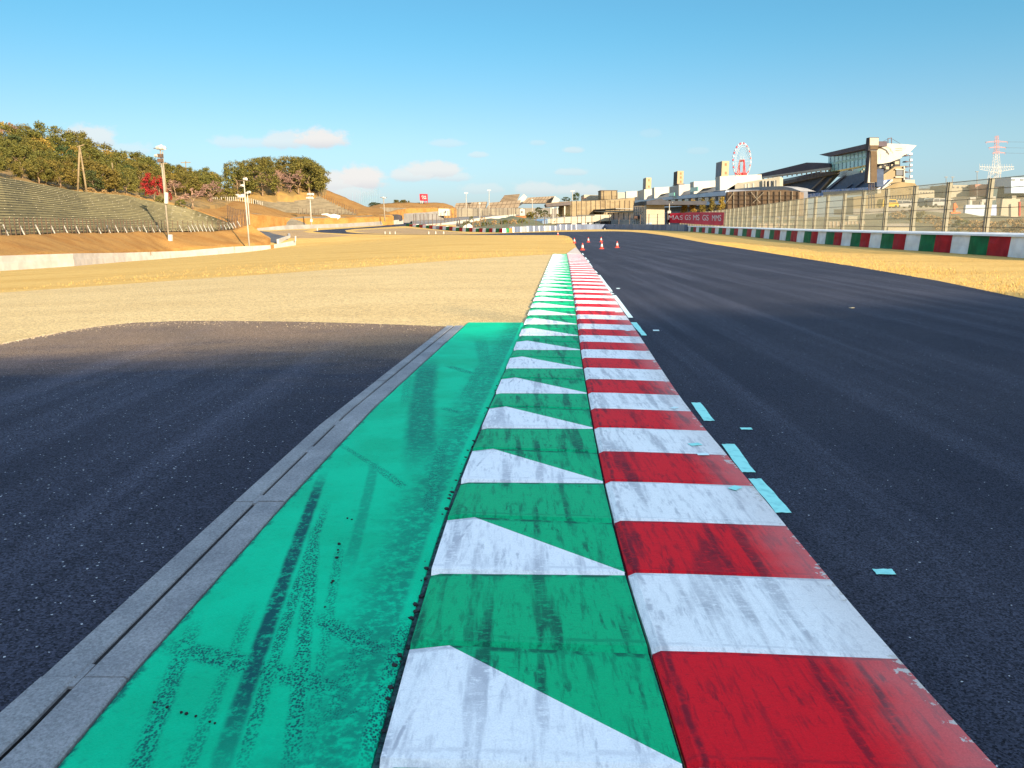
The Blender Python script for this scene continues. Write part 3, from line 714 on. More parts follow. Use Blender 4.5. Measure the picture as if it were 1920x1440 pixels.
def crown_bm(seed, n, nclump, leaf, shape='round', rx=.5, h0=.25, flat=1.0):
    """leaf cards gathered in clumps; unit tree of height 1"""
    rr = random.Random(seed); mb = MB(); cl = []
    while len(cl) < nclump:
        z = rr.uniform(0, 1); a = rr.uniform(0, 6.283)
        if shape == 'cone': prof = 1 - z * .93
        elif shape == 'dome': prof = math.sqrt(max(0, 1 - z * z)) * (1 if z > .05 else .8)
        else: prof = math.sqrt(max(0.02, 1 - (2 * z - .85) ** 2 / 1.4))
        r = rx * prof * rr.uniform(.45, 1.0) ** .6
        cl.append((Vector((r * math.cos(a), r * math.sin(a), h0 + (1 - h0) * z * .9)), rr.uniform(.09, .17)))
    for i in range(n):
        c, cr = cl[rr.randrange(nclump)]
        d = Vector((rr.gauss(0, 1), rr.gauss(0, 1), rr.gauss(0, .75))).normalized() * cr * rr.uniform(.35, 1.0)
        p = c + d; q = (d.normalized() + Vector((rr.gauss(0, .5), rr.gauss(0, .5), rr.gauss(0, .5) + .3))).normalized()
        x = q.cross(Vector((rr.gauss(0, 1), rr.gauss(0, 1), rr.gauss(0, 1)))).normalized(); y = q.cross(x)
        s = leaf * rr.uniform(.6, 1.3)
        mb.add([p - x * s, p - y * s * .6, p + x * s, p + y * s * .6], [(0, 1, 2, 3)])
    return mb
def trunk_mb(seed, h=.5, r=.028, limbs=5):
    rr = random.Random(seed); mb = MB(); p = Vector((0, 0, -.05)); k = 4
    for i in range(k):
        q = Vector((rr.uniform(-.03, .03), rr.uniform(-.03, .03), h * (i + 1) / k)); mb.tube(p, q, r * (1 - i / k * .6), r * (1 - (i + 1) / k * .6), 6); p = q
    for i in range(limbs):
        a = rr.uniform(0, 6.28); z = h * rr.uniform(.45, 1); q = Vector((math.cos(a) * .25, math.sin(a) * .25, z + rr.uniform(.1, .25)))
        mb.tube((0, 0, z), q, r * .5, r * .15, 5)
    return mb
def bare_mb(seed, depth=5, spread=.7):
    rr = random.Random(seed); tr = MB(); tw = MB()
    def grow(p, d, l, r, k):
        q = p + d * l; (tr if k >= depth - 2 else tw).tube(p, q, r, r * .74, 5 if k > 2 else 3)
        if k == 0: return
        for _ in range(3 if k > 1 else 7):
            e = (d + Vector((rr.gauss(0, spread), rr.gauss(0, spread), rr.gauss(0, spread * .6) + .05))).normalized()
            grow(q, e, l * rr.uniform(.6, .85), r * .72, k - 1)
    grow(Vector((0, 0, -.03)), Vector((0, 0, 1)), .24, .026, depth)
    return tr, tw
PROTO = {}
def make_tree_proto(key, name, parts):
    root = bpy.data.objects.new(name, None); COL.objects.link(root); root.location = (0, 0, 0)
    for pn, mb, mat, sm in parts: mb.build(pn, mat, root, origin=(0, 0, 0), smooth=sm, fix=False)
    PROTO[key] = [root, False]
for i in range(5):
    make_tree_proto(f'ever{i}', 'evergreen_tree', [('crown', crown_bm(10 + i, 3400, 40 + 5 * i, .027, 'round', .44 + .03 * i, .18), M_leaf, False), ('trunk', trunk_mb(i), M_bark, True)])
for i in range(2):
    make_tree_proto(f'dark{i}', 'dark_tree', [('crown', crown_bm(40 + i, 2200, 40, .032, 'round', .42, .15), M_leaf2, False), ('trunk', trunk_mb(40 + i), M_bark, True)])
make_tree_proto('yell', 'yellowing_tree', [('crown', crown_bm(61, 1700, 30, .034, 'round', .45, .2), M_leafy, False), ('trunk', trunk_mb(61), M_bark, True)])
make_tree_proto('red', 'maple_tree', [('crown', crown_bm(71, 2600, 40, .030, 'dome', .62, .18), M_leafr, False), ('trunk', trunk_mb(71, .45, .03, 7), M_bark, True)])
for i in range(3):
    a, b = bare_mb(80 + i); make_tree_proto(f'bare{i}', 'bare_tree', [('trunk', a, M_bark, True), ('twigs', b, M_twig, False)])
make_tree_proto('conif', 'conifer', [('crown', crown_bm(90, 1100, 40, .03, 'cone', .21, .06), M_leafy, False), ('trunk', trunk_mb(90, .8, .02, 0), M_bark, True)])
make_tree_proto('conif2', 'conifer', [('crown', crown_bm(91, 1100, 40, .03, 'cone', .19, .06), M_leaf, False), ('trunk', trunk_mb(91, .8, .02, 0), M_bark, True)])
for i in range(2):
    make_tree_proto(f'bush{i}', 'bush', [('foliage', crown_bm(100 + i, 1500, 30, .05, 'dome', .75, .02), M_leaf, False)])
    make_tree_proto(f'dbush{i}', 'dry_bush', [('foliage', crown_bm(110 + i, 1700, 34, .04, 'dome', .8, .0), M_dry, False)])
def plant(key, p, h, label, cat, group=None, sx=1.0, rz=None):
    root, used = PROTO[key]
    o = root if not used else copy_tree(root); PROTO[key][1] = True
    o.location = p; o.scale = (h * sx, h * sx, h); o.rotation_euler = (0, 0, random.uniform(0, 6.28) if rz is None else rz)
    return tag(o, label, cat, group)
def px_tree(key, px, pbase, ptop, Y, label, cat='tree', group=None, sx=1.0, dz=0.0):
    b, t = at(px, pbase, Y), at(px, ptop, Y)
    return plant(key, b - Vector((0, 0, dz)), t.z - b.z + dz, label, cat, group, sx)

# ================================================================ lofted banks
def ext(tab):
    x, y, Y = tab[0]
    return [(-520, 420 + (y - 420) / .8, Y * .8)] + list(tab)      # carry a bank on past the left edge of the view
def resample(tab, n):
    w = [at(*q) for q in tab]; ds = [0]
    for a, b in zip(w, w[1:]): ds.append(ds[-1] + (b - a).length)
    out = []
    for i in range(n):
        d = ds[-1] * i / (n - 1); k = 0
        while k < len(ds) - 2 and ds[k + 1] < d: k += 1
        t = (d - ds[k]) / max(1e-6, ds[k + 1] - ds[k]); out.append(w[k].lerp(w[k + 1], t))
    return out
def loft(name, tabs, mat, n=40, m=6, bumpy=.0, skirt=True, label=None, cat=None, kind=None, back=None):
    cur = [resample(t, n) for t in tabs]; rows = []
    if skirt: rows.append([Vector((p.x, p.y, terrain(p.x, p.y) - .6)) for p in cur[0]])
    for a, b in zip(cur, cur[1:]):
        for j in range(m): rows.append([p.lerp(q, j / m) for p, q in zip(a, b)])
    rows.append(list(cur[-1]))
    if back: rows.append([Vector((p.x * (1 + back / p.y), p.y + back, p.z - back * .25)) for p in cur[-1]]); rows.append([Vector((p.x, p.y, -3)) for p in rows[-1]])
    for r in rows[1:]:
        for p in r: p.z += bumpy * mnoise.noise(p * .35)
    vs = [p for r in rows for p in r]
    fs = [(j * n + i, j * n + i + 1, (j + 1) * n + i + 1, (j + 1) * n + i) for j in range(len(rows) - 1) for i in range(n - 1)]
    o = MB().add(vs, fs).build(name, mat, smooth=True, fix=False)
    if sum(p.normal.z for p in o.data.polygons) < 0: o.data.flip_normals()
    if kind: o['kind'] = kind
    tag(o, label, cat)
    return cur
def loftpt(cur, u, v):
    n = len(cur[0]) - 1; i = min(n - 1, int(u * n)); t = u * n - i
    a = cur[0][i].lerp(cur[0][i + 1], t); b = cur[-1][i].lerp(cur[-1][i + 1], t)
    return a.lerp(b, v)

# ---------------------------------------------------------------- left: barrier, bank, fence, terraced stand
M_conc = pmat('barrier_concrete', (.46, .41, .36), (.37, .33, .29), .9, bmp=.01)
M_conc2 = pmat('barrier_white', (.38, .35, .31), (.32, .29, .25), .8)
M_orange = pmat('orange_paint', (.60, .13, .03), (.5, .1, .03), 4)
BT = [(-520, 521, 564, 39), (-90, 490, 520, 56), (0, 480, 510, 60), (140, 475.5, 500, 71), (240, 474, 489, 88), (348, 470.5, 482.5, 104), (440, 462.5, 475.5, 114), (508, 459.8, 469, 122), (555, 450.6, 459, 128)]
def bt(px):
    for a, b in zip(BT, BT[1:]):
        if px <= b[0]:
            t = (px - a[0]) / (b[0] - a[0]); return [x + (y - x) * t for x, y in zip(a, b)]
    return list(BT[-1])
bar = thing('concrete_barrier', at(240, 489, 92), 'long low pale concrete barrier wall between the dry grass and the left bank', 'barrier wall')
edges = [-520, -420, -330, -240, -160, -90, -20, 36, 97, 140, 178, 217, 242, 266, 284, 288, 320, 349, 380, 410, 440, 474, 508, 514, 535, 555]
for a, b in zip(edges, edges[1:]):
    mb = MB(); n = 4; mid = []
    for k in range(n):
        x0, x1 = a + (b - a) * k / n, a + (b - a) * (k + 1) / n
        if k == 0: x0 += .15
        if k == n - 1: x1 -= .15
        q = []
        for x in (x0, x1):
            _, t_, bo, Y = bt(x); p = at(x, bo, Y); z1 = at(x, t_, Y).z; q.append((p, z1))
        (p, z), (r, w) = q; dn = Vector((-.35, .2, 0)) if a < 430 else Vector((-.1, .4, 0))
        if 284 <= a < 288: z -= .45; w -= .45
        P0 = lambda c, zz: Vector((c.x, c.y, zz))
        zm, wm = p.z + (z - p.z) * .55, r.z + (w - r.z) * .55
        mb.hexa([P0(p, p.z - .5), P0(r, r.z - .5), P0(r, r.z - .5) + dn, P0(p, p.z - .5) + dn], [P0(p, zm), P0(r, wm), P0(r, wm) + dn, P0(p, zm) + dn])
        e = dn * .18
        mb.hexa([P0(p, zm) + e, P0(r, wm) + e, P0(r, wm) + dn * .9, P0(p, zm) + dn * .9], [P0(p, z) + e, P0(r, w) + e, P0(r, w) + dn * .9, P0(p, z) + dn * .9])
    o = mb.build('barrier_panel', M_orange if a == 508 else (M_conc if a < 340 else M_conc2), bar)
    if a == 508: o['label'] = 'orange barrier panel'
# block and wall that turn back behind the barrier end
mb = MB(); q = [at(519, 452, 131), at(530, 448, 136), at(541, 444.5, 140), at(540, 440.5, 146)]
for a, b in zip(q, q[1:]): mb.hexa([a + Vector((0, 0, -.8)), b + Vector((0, 0, -.8)), b + Vector((.3, .2, -.8)), a + Vector((.3, .2, -.8))], [a + Vector((0, 0, .3)), b + Vector((0, 0, .3)), b + Vector((.3, .2, .3)), a + Vector((.3, .2, .3))])
tag(mb.build('return_wall', M_conc2, origin=q[0]), 'short white wall curving back beside the service road behind the barrier end', 'barrier wall')
mb = MB().tube(at(554, 452, 127), at(554, 443.5, 127), .12); mb.tube(at(554, 443.5, 127), at(554, 442.6, 127), .16, .1)
tag(mb.build('marker_post', M_conc2, origin=at(554, 459, 127)), 'white marker post at the far end of the left barrier', 'post')

BANKB = [(-120, 490, 60), (0, 480, 65), (150, 474.5, 80), (240, 471, 95), (320, 467, 110), (400, 464, 117), (440, 461, 121), (490, 456.5, 126), (507, 448, 132)]
BANKB = ext(BANKB)
BANKT = [(-120, 453, 68), (0, 442, 75), (80, 439, 84), (150, 437, 93), (240, 436, 107), (317, 435.5, 119), (400, 434, 127), (440, 430, 130), (468, 422.5, 132)]
BANKT = ext(BANKT)
loft('grass_bank', [BANKB, BANKT, [(x, y + 1.0, Y + 6) for x, y, Y in BANKT]], M_bank, 80, 8, .25, kind='structure')
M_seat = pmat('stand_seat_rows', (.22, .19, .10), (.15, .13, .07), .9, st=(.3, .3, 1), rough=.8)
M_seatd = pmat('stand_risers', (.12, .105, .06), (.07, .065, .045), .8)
M_plate = pmat('white_plate', (.46, .44, .39), (.38, .36, .32), 2)
def terraces(name, base, top, rows, n, label, plates, mats, rowh=.42):
    A, B = resample(base, n), resample(top, n)
    root = thing(name, A[n // 2], label, 'grandstand')
    mb = MB(); pl = MB(); rr = random.Random(n)
    def pt(i, k): return A[i].lerp(B[i], k / rows)
    for k in range(rows):
        vs, f = [], []
        for i in range(n):
            p, q = pt(i, k), pt(i, k + 1); back = Vector((q.x - p.x, q.y - p.y, 0)); dz = q.z - p.z
            # riser, bench board edge, tread
            vs += [p, p + Vector((0, 0, dz * .55)), p + Vector((0, 0, dz * .55)) - back.normalized() * .12, p + Vector((0, 0, dz)) - back.normalized() * .12,
                   p + Vector((0, 0, dz)) + back * .45, p + Vector((0, 0, dz * .93)) + back * .45, Vector((q.x, q.y, p.z + dz * .93)), Vector((q.x, q.y, q.z))]
        o = len(mb.v); mb.v += vs
        for i in range(n - 1):
            for j in range(7):
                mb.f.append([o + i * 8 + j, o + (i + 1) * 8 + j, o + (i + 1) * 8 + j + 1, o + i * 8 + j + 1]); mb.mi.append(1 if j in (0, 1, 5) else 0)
        if plates:
            for i in range(1, n - 1, 2):
                if rr.random() < .4:
                    p, q = pt(i, k).lerp(pt(i + 1, k), rr.random()), pt(i, k + 1); dz = q.z - p.z
                    pl.box((p.x, p.y - .2, p.z + dz * .8), (.30, .05, dz * .14), .3)
    # back wall down to the ground so that the stand is a solid thing
    o = len(mb.v)
    for i in range(n): mb.v += [B[i].copy(), Vector((B[i].x, B[i].y + .5, -4))]
    for i in range(n - 1): mb.f.append([o + 2 * i, o + 2 * i + 2, o + 2 * i + 3, o + 2 * i + 1]); mb.mi.append(1)
    for e in (0, n - 1):
        o = len(mb.v); mb.v += [A[e], B[e], Vector((B[e].x, B[e].y, -4)), Vector((A[e].x, A[e].y, -4))]; mb.f.append([o, o + 1, o + 2, o + 3]); mb.mi.append(1)
    mb.build('seat_rows', None, root, mats=mats, fix=False)
    if pl.v: pl.build('seat_number_plates', pmat('seat_plate_grey', (.42, .38, .28), (.34, .3, .22), 2), root)['kind'] = 'stuff'
    return A, B
SB = [(x, y - 1.5, Y + 3) for x, y, Y in BANKT[:-2]] + [(436, 428, 134)]
ST = [(-120, 322, 88), (0, 333, 100), (44, 340, 108), (142, 359, 125), (235, 367, 138), (287, 378, 146), (320, 384, 150), (365, 394, 152), (396, 405, 150), (436, 420, 145)]
ST = ext(ST)
terraces('terraced_stand', SB, ST, 22, 110, 'long olive terraced spectator stand of bench rows below the wooded hill', True, [M_seat, M_seatd])

# fence along the bank top with leaning white props
M_post = pmat('rusty_post', (.11, .065, .04), (.07, .045, .03), 3)
M_wire = pmat('fence_wire', (.10, .09, .07), (.08, .07, .06), 3)
M_prop = pmat('white_prop', (.36, .33, .27), (.28, .255, .2), 2)
def fence(name, base, H, n, label, group=None, r=.05, wires=4, mat=M_post, wr=.02, cap=None):
    pts = base if isinstance(base[0], Vector) else resample(base, n)
    root = thing(name, pts[0], label, 'fence', group)
    for p in pts: MB().bar(p + Vector((0, 0, -.4)), p + Vector((0, 0, H)), r * 2).build('fence_post', mat, root)
    w = MB()
    for k in range(wires):
        z = H * (.1 + .88 * k / max(1, wires - 1))
        for a, b in zip(pts, pts[1:]): w.bar(a + Vector((0, 0, z)), b + Vector((0, 0, z)), wr)
    w.build('wires', M_wire, root)
    return root, pts
FB = [(x, y + .3, Y + 1.2) for x, y, Y in BANKT[:-1]]
froot, fpts = fence('wire_fence', FB, 1.75, 80, 'dark wire fence with leaning white props along the top of the left bank', None, .035, 5, M_post, .025)
for px in [16.6, 47, 76.5, 104.5, 128.5, 150, 172, 190, 208, 223.5, 239, 252, 265, 276, 290, 301.5, 343, 359, 366, 373, 381, 388, 395, 401]:
    c = min(fpts, key=lambda p: abs((p.x / (p.y * cp + (HC - p.z) * sp_)) * F + 960 - px)); Yd = c.y - .7
    yb = 443 - px * .022; d = 65 / Yd
    MB().bar(at(px, yb + .8, Yd), at(px - 13 * d, yb - 25 * d, Yd + .9), .11).build('leaning_prop', M_prop, froot)
fr2, fp2 = fence('wire_fence', [(412, 432, 129), (430, 430, 132), (452, 425, 134), (466, 421, 136)], 2.2, 9, 'short dark fence with white props where the left bank ends', None, .04, 4)
for px, yb in [(418, 431), (424, 430), (431, 429), (437, 428), (442, 427), (450, 424)]:
    MB().bar(at(px, yb, 130), at(px - 5, yb - 9, 131), .13).build('leaning_prop', M_prop, fr2)

# ---------------------------------------------------------------- wooded hill and its trees
M_hill = pmat('hill_soil', (.26, .15, .04), (.14, .09, .03), .3)
hill = loft('wooded_hill', [[(-520, 300, 73), (-140, 326, 91), (0, 334, 103), (44, 341, 111), (142, 360, 128), (235, 368, 141), (287, 378.5, 149), (365, 394, 156), (440, 378, 195)],
                           [(-520, 235, 140), (-140, 255, 170), (0, 275, 180), (100, 287, 185), (200, 318, 192), (300, 338, 200), (400, 358, 212), (440, 362, 222)]], M_hill, 70, 6, .5, kind='structure', back=40)
rr = random.Random(21)
LB = {0: 'olive-green leafy tree at the foot of the wooded hill, just above the terraced stand', 1: 'olive-green leafy tree halfway up the wooded hill', 2: 'olive-green leafy tree on the skyline of the wooded hill'}
for row, v in enumerate((.05, .22, .4, .58, .78, .97)):
    for i in range(27):
        u_ = (i + .5 + rr.uniform(-.35, .35) + .5 * (row % 2)) / 27
        if u_ > .99: continue
        p = loftpt(hill, u_, v)
        px = p.x / (p.y * cp + (HC - p.z) * sp_) * F + 960
        if px > 250 and row < 2: continue
        zone = 0 if row < 2 else 1 if row < 4 else 2
        if px > 405 or px < -250: continue
        h = p.y / 1517 * (rr.uniform(40, 54) if px < 300 else rr.uniform(34, 44)) * (1.15 if row == 5 and px < 160 else 1)
        k = rr.random(); key = f'ever{rr.randrange(5)}'
        if k < .12: plant('dark%d' % rr.randrange(2), p, h * .95, ['dark green tree at the foot of the wooded hill', 'dark green tree halfway up the wooded hill', 'dark green tree on the skyline of the wooded hill'][zone], 'tree', 'dark trees on the wooded hill', 1.0)
        elif k < .2: plant('yell', p, h * .9, ['yellowing tree at the foot of the wooded hill', 'yellowing tree halfway up the wooded hill', 'yellowing tree on the skyline of the wooded hill'][zone], 'tree', 'yellowing trees on the wooded hill', 1.0)
        else: plant(key, p, h, LB[zone], 'tree', 'olive trees on the wooded hill', rr.uniform(.95, 1.25))
px_tree('bare0', 20, 262, 214, 176, 'thin bare treetop standing highest above the left end of the wooded hill')
px_tree('bare1', 158, 300, 255, 190, 'bare treetop above the hill skyline beside the leaning twin poles')
px_tree('bare2', 130, 352, 300, 140, 'reddish bare tree at the foot of the hill beside the twin poles')
px_tree('dark0', 175, 357, 318, 135, 'rounded fresh green tree beside the twin poles at the top of the stand', sx=1.2)
px_tree('red', 289, 366, 321, 152, 'bright red maple tree behind the tall floodlight pole', sx=.78, dz=.6)
px_tree('red', 317, 378, 360, 158, 'small red-leaved bush at the top of the stand right of the floodlight pole', sx=.7)
px_tree('bare0', 362, 392, 335, 157, 'wide pinkish bare tree at the right end of the terraced stand', sx=1.35)
px_tree('bare1', 396, 382, 326, 182, 'tall bare tree right of the wide pinkish one above the brown bank', sx=1.2)
px_tree('bare2', 330, 372, 322, 170, 'bare brown tree between the red maple and the wide pinkish tree', sx=1.2)
for i, (px, yb, yt, Y) in enumerate([(268, 368, 352, 150), (300, 382, 366, 150), (340, 392, 372, 153), (410, 380, 358, 192), (425, 376, 352, 198), (440, 376, 350, 205)]):
    px_tree('bush%d' % (i % 2), px, yb, yt, Y, ['dark bush under the red maple', 'green bush right of the red maple trunk', 'green bush behind the wide pinkish tree', 'green bush left of the wooded knoll', 'green bush beside the white board at the knoll', 'green bush at the left foot of the knoll'][i], 'bush', None, .9)
for i, px in enumerate((170, 195, 215, 240, 258)):
    px_tree('dbush%d' % (i % 2), px, 364 + (px - 170) * .13, 351 + (px - 170) * .16, 133 + i * 2, 'tuft of golden dry grass at the top of the terraced stand', 'dry grass', 'golden tufts above the stand', 1.1)

# ---------------------------------------------------------------- knoll, second stand, banks, far wall
M_net = pmat('netted_retaining_wall', (.12, .105, .08), (.08, .073, .06), .6, st=(1, 1, 2))
M_bare_stand = pmat('grey_terraces', (.16, .13, .085), (.11, .09, .06), .5, st=(1, 1, 2))
knoll = loft('knoll', [[(425, 374, 212), (480, 369, 216), (545, 367, 222), (590, 364, 230), (612, 358, 245)], [(440, 335, 238), (490, 325, 242), (560, 328, 246), (590, 348, 252), (612, 354, 254)]], M_hill, 40, 5, .4, kind='structure', back=30)
rr = random.Random(33)
for row, v in enumerate((.04, .35, .68, .95)):
    for i in range(7):
        u_ = (i + .5 + rr.uniform(-.3, .3) + .4 * (row % 2)) / 7.6; p = loftpt(knoll, u_, v)
        px = p.x / (p.y * cp + (HC - p.z) * sp_) * F + 960
        if px > 597 or px < 432: continue
        z1 = at(px, lerp_tab([(430, 306), (445, 301), (470, 299), (490, 294), (530, 292), (570, 294), (590, 303), (600, 322), (606, 345)], px), p.y).z
        h = min(z1 - p.z, 11 + rr.uniform(-1, 1)) if row > 1 else min(z1 - p.z, rr.uniform(6, 9.5))
        if h < 2: continue
        k = rr.random()
        if k < .5 and row in (0, 1): plant('bare%d' % rr.randrange(3), p, h, 'bare brown tree on the front of the wooded knoll', 'tree', 'bare trees on the knoll', 1.2)
        elif k < .22: plant('bare%d' % rr.randrange(3), p, h, 'bare brown tree on the crest of the wooded knoll', 'tree', 'bare trees on the knoll', 1.2)
        else: plant(f'ever{rr.randrange(5)}', p, h, ['olive tree along the foot of the wooded knoll', 'olive tree on the front slope of the wooded knoll', 'olive tree behind others on the wooded knoll', 'tall olive tree on the crest of the wooded knoll'][row], 'tree', 'olive trees on the knoll', rr.uniform(.95, 1.2))
loft('brown_bank', [[(366, 397, 150), (425, 416, 155), (445, 402, 168), (500, 405, 178), (540, 410, 188), (650, 409, 200), (735, 406, 212)],
                    [(390, 381, 186), (402, 377.5, 192), (440, 376.5, 196), (492, 385, 200), (535, 399, 203), (600, 403.5, 206), (720, 403, 214)]], M_bank, 50, 6, .3, kind='structure', back=12)
terraces('hillside_stand', [(490, 386.5, 202), (530, 399, 205), (580, 402.5, 208), (668, 403.5, 212)], [(467, 369, 226), (532, 371, 228), (561, 367, 232), (592, 366.5, 236)], 14, 40,
         'grey-brown hillside spectator terraces below the wooded knoll', False, [M_bare_stand, M_bare_stand])
loft('brown_hill', [[(588, 370, 236), (600, 373, 234), (640, 390, 228), (670, 404, 216), (700, 405, 215), (738, 405, 216)], [(583, 357, 256), (607, 354.5, 256), (638, 366, 252), (672, 381, 248), (692, 388, 246), (712, 388, 246)]], M_bank, 40, 6, .3, kind='structure', back=20)
loft('brown_mound', [[(688, 404, 235), (725, 403, 237), (760, 392, 255), (830, 390, 270), (856, 392, 276)], [(690, 389, 262), (708, 383, 266), (740, 380, 272), (832, 380, 288), (849, 386.5, 288)]], M_bank, 40, 6, .2, kind='structure', back=25)
def wallstrip(name, top, bot, mat, label, cat, thick=.6, n=36, parent=None):
    T, B = resample(top, n), resample(bot, n); mb = MB()
    for i in range(n - 1):
        a, b, c, d = B[i], B[i + 1], T[i + 1], T[i]; e = Vector((0, thick, 0))
        lo = Vector((0, 0, -1.5))
        mb.hexa([a + lo, b + lo, b + lo + e, a + lo + e], [d, c, c + e, d + e])
    o = mb.build(name, mat, parent, origin=None if parent else B[n // 2])
    if not parent: tag(o, label, cat)
    return o
wallstrip('retaining_wall', [(419, 417, 166), (448, 399, 172), (480, 400, 178), (511, 405, 183), (532, 411, 187), (565, 405.5, 191), (640, 407, 201), (700, 403.5, 212), (732, 401.5, 220)],
          [(419, 424, 165), (448, 424, 171), (480, 422, 177), (511, 420, 182), (532, 419, 186), (565, 417, 190), (640, 416, 200), (700, 413, 211), (732, 411, 219)], M_net, 'dark netted retaining wall curving along the foot of the brown bank', 'retaining wall')
M_fwall = pmat('far_barrier_grey', (.24, .22, .20), (.19, .175, .155), .5)
wallstrip('perimeter_barrier', [(482, 428, 160), (532, 423, 167), (560, 421.5, 172), (640, 419.5, 187), (700, 416, 204), (724, 414.5, 212)], [(482, 432.5, 159), (532, 431, 166), (560, 428.5, 171), (640, 426.5, 186), (700, 422.5, 203), (724, 420.5, 211)], M_fwall, 'low grey barrier along the outside of the far hairpin', 'barrier wall', .5)
wallstrip('white_barrier', [(723.5, 414, 211), (756, 411.5, 226)], [(723.5, 420.4, 210.5), (756, 417.4, 225.5)], M_conc2, 'white end section of the barrier beyond the far hairpin', 'barrier wall', .5, 6)
mb = MB(); cy = CY(222); cy.slab(mb, [(732, 402), (744, 402), (751, 404), (752, 413), (732, 413)], 3); tag(mb.build('tunnel_mouth', pmat('tunnel_dark', (.05, .04, .05), (.03, .03, .03), 1), origin=at(742, 413, 222)), 'dark tunnel opening beside the white barrier end', 'tunnel')
# small things along that slope
mb = MB(); cy = CY(188); root = thing('booth', at(496, 422, 188), 'small white marshal booth with a teal door panel and dark window', 'booth')
cy.slab(mb, [(493, 406), (504.5, 407), (504.5, 421), (493, 421)], 2.2); mb.build('booth_walls', M_plate, root)
mb = MB(); cy.rect(mb, 486, 411, 492.8, 421.5, 1.6); mb.build('teal_panel', pmat('teal_paint', (.03, .33, .42), (.03, .28, .36), 2), root)
for x in (497, 501.2):
    mb = MB(); cy.rect(mb, x, 409.5, x + 2.6, 415, .1, .05); mb.build('window', pmat('dark_glass', (.05, .05, .06), (.04, .04, .05), 1, rough=.2), root)
mb = MB(); cy.rect(mb, 480, 414, 485.6, 422, 1.5); mb.build('dark_side', pmat('dark_paint', (.03, .035, .05), (.03, .03, .04), 1), root)
mb = MB(); CY(189).rect(mb, 511, 416, 517, 420.5, 1); tag(mb.build('equipment_box', pmat('brown_box', (.3, .2, .12), (.2, .14, .1), 2), origin=at(514, 420, 189)), 'small brown box beside the white booth', 'box')
mb = MB(); CY(198).slab(mb, [(603, 401), (614, 400), (619, 402.5), (626, 401), (638, 404), (637.5, 408), (627, 416), (625, 415.5), (619, 407), (611, 403.5), (603, 403)], .25)
tag(mb.build('tarpaulin', pmat('white_sheet', (.5, .48, .43), (.42, .4, .36), 2), origin=at(626, 416, 198)), 'torn white tarpaulin sheet hanging on the retaining wall below the terraces', 'tarpaulin')
mb = MB(); CY(205).rect(mb, 440.5, 364, 458, 370, .3); tag(mb.build('white_board', M_plate, origin=at(449, 371, 205)), 'blank white board at the top of the hillside bank below the knoll', 'board')
fence('wire_fence', [(400, 377, 190), (440, 376, 195), (470, 379, 198), (492, 385, 200)], .9, 24, 'fence of short white posts along the crest of the brown bank', None, .07, 2, M_prop)
fence('wire_fence', [(560, 402.5, 205), (600, 403, 207), (640, 403.5, 209), (668, 404, 211)], 1.6, 16, 'dark railing along the foot of the hillside terraces', None, .05, 3)
fence('wire_fence', [(592, 366, 235), (630, 384, 228), (670, 403, 217)], 1.2, 22, 'dark fence down the right edge of the hillside terraces', None, .05, 2)
fence('wire_fence', [(428, 416, 156), (445, 424, 153), (462, 426, 150)], 3.2, 12, 'tall dark fence where the first stand meets the brown bank', None, .06, 4)

# ---------------------------------------------------------------- poles
M_polec = pmat('pole_concrete', (.26, .22, .165), (.20, .17, .13), 2)
M_polew = pmat('pole_white', (.36, .33, .28), (.29, .265, .225), 2)
M_wood = pmat('pole_wood', (.21, .155, .085), (.15, .105, .055), 2)
M_lamp = pmat('lamp_white', (.46, .44, .39), (.38, .36, .32), 3)
def flood(px, yb, yt, Y, label, lamps, r=.16, double=None, mat=M_polec, box=None, arm=None):
    b, t = at(px, yb, Y), at(px - (px - lamps[0][2] if len(lamps[0]) > 2 else 0), yt, Y)
    root = thing('floodlight_pole', b, label, 'floodlight pole', 'floodlight poles along the left side')
    MB().tube(b - Vector((0, 0, .6)), t, r, r * .6, 10).build('pole', mat, root, smooth=True)
    if double: MB().tube(at(double[0], yb, Y + .2) - Vector((0, 0, .6)), at(double[1], double[2], Y + .2), r * .8, r * .55, 10).build('brace_pole', mat, root, smooth=True)
    MB().bar(t + Vector((-.9, 0, -.15)), t + Vector((.9, 0, -.15)), .1).build('crossarm', M_post, root)
    for l in lamps:
        p = at(l[0], l[1], Y - .2); s = Y / 1500 * (l[3] if len(l) > 3 else 5)
        mb = MB(); mb.tube(p + Vector((-s * .5, .1, 0)), p + Vector((s * .5, -.1, s * .05)), s * .42, s * .5, 10); mb.tube(p + Vector((s * .5, -.1, s * .05)), p + Vector((s * .62, -.12, s * .06)), s * .5, s * .42, 10)
        mb.build('lamp_head', M_lamp, root, smooth=False)
    if box:
        mb = MB(); CY(Y - .3).rect(mb, *box, .4); mb.build('equipment_cabinet', M_lamp, root)
    return root
o = flood(317.5, 458, 276, 113, 'tall concrete floodlight pole with a lamp cluster, standing on the left bank', [(297.5, 277, 300, 8), (305, 278, 300, 8), (301, 274, 300, 5), (293, 292, 300, 6)], .14, (315.5, 305, 284), M_polec, (315.2, 440, 321.5, 452))
mb = MB(); CY(112.5).rect(mb, 308.3, 361, 313.5, 381.5, .35); mb.build('white_cabinet', M_lamp, o)
for y in (292, 301): MB().box(at(300.5, y, 112.8), (.7, .4, .5)).build('mount', M_post, o)
flood(467.5, 461, 337, 120, 'slim floodlight pole at the end of the left bank, taller of a pair', [(459.5, 336, 457, 6), (453.5, 348, 457, 5)], .13, None, M_polew)
flood(468, 423, 361, 140, 'slim floodlight pole at the end of the left bank, shorter of a pair', [(466.5, 360.5, 463.5, 5), (463, 362, 463.5, 4)], .13, None, M_polew)
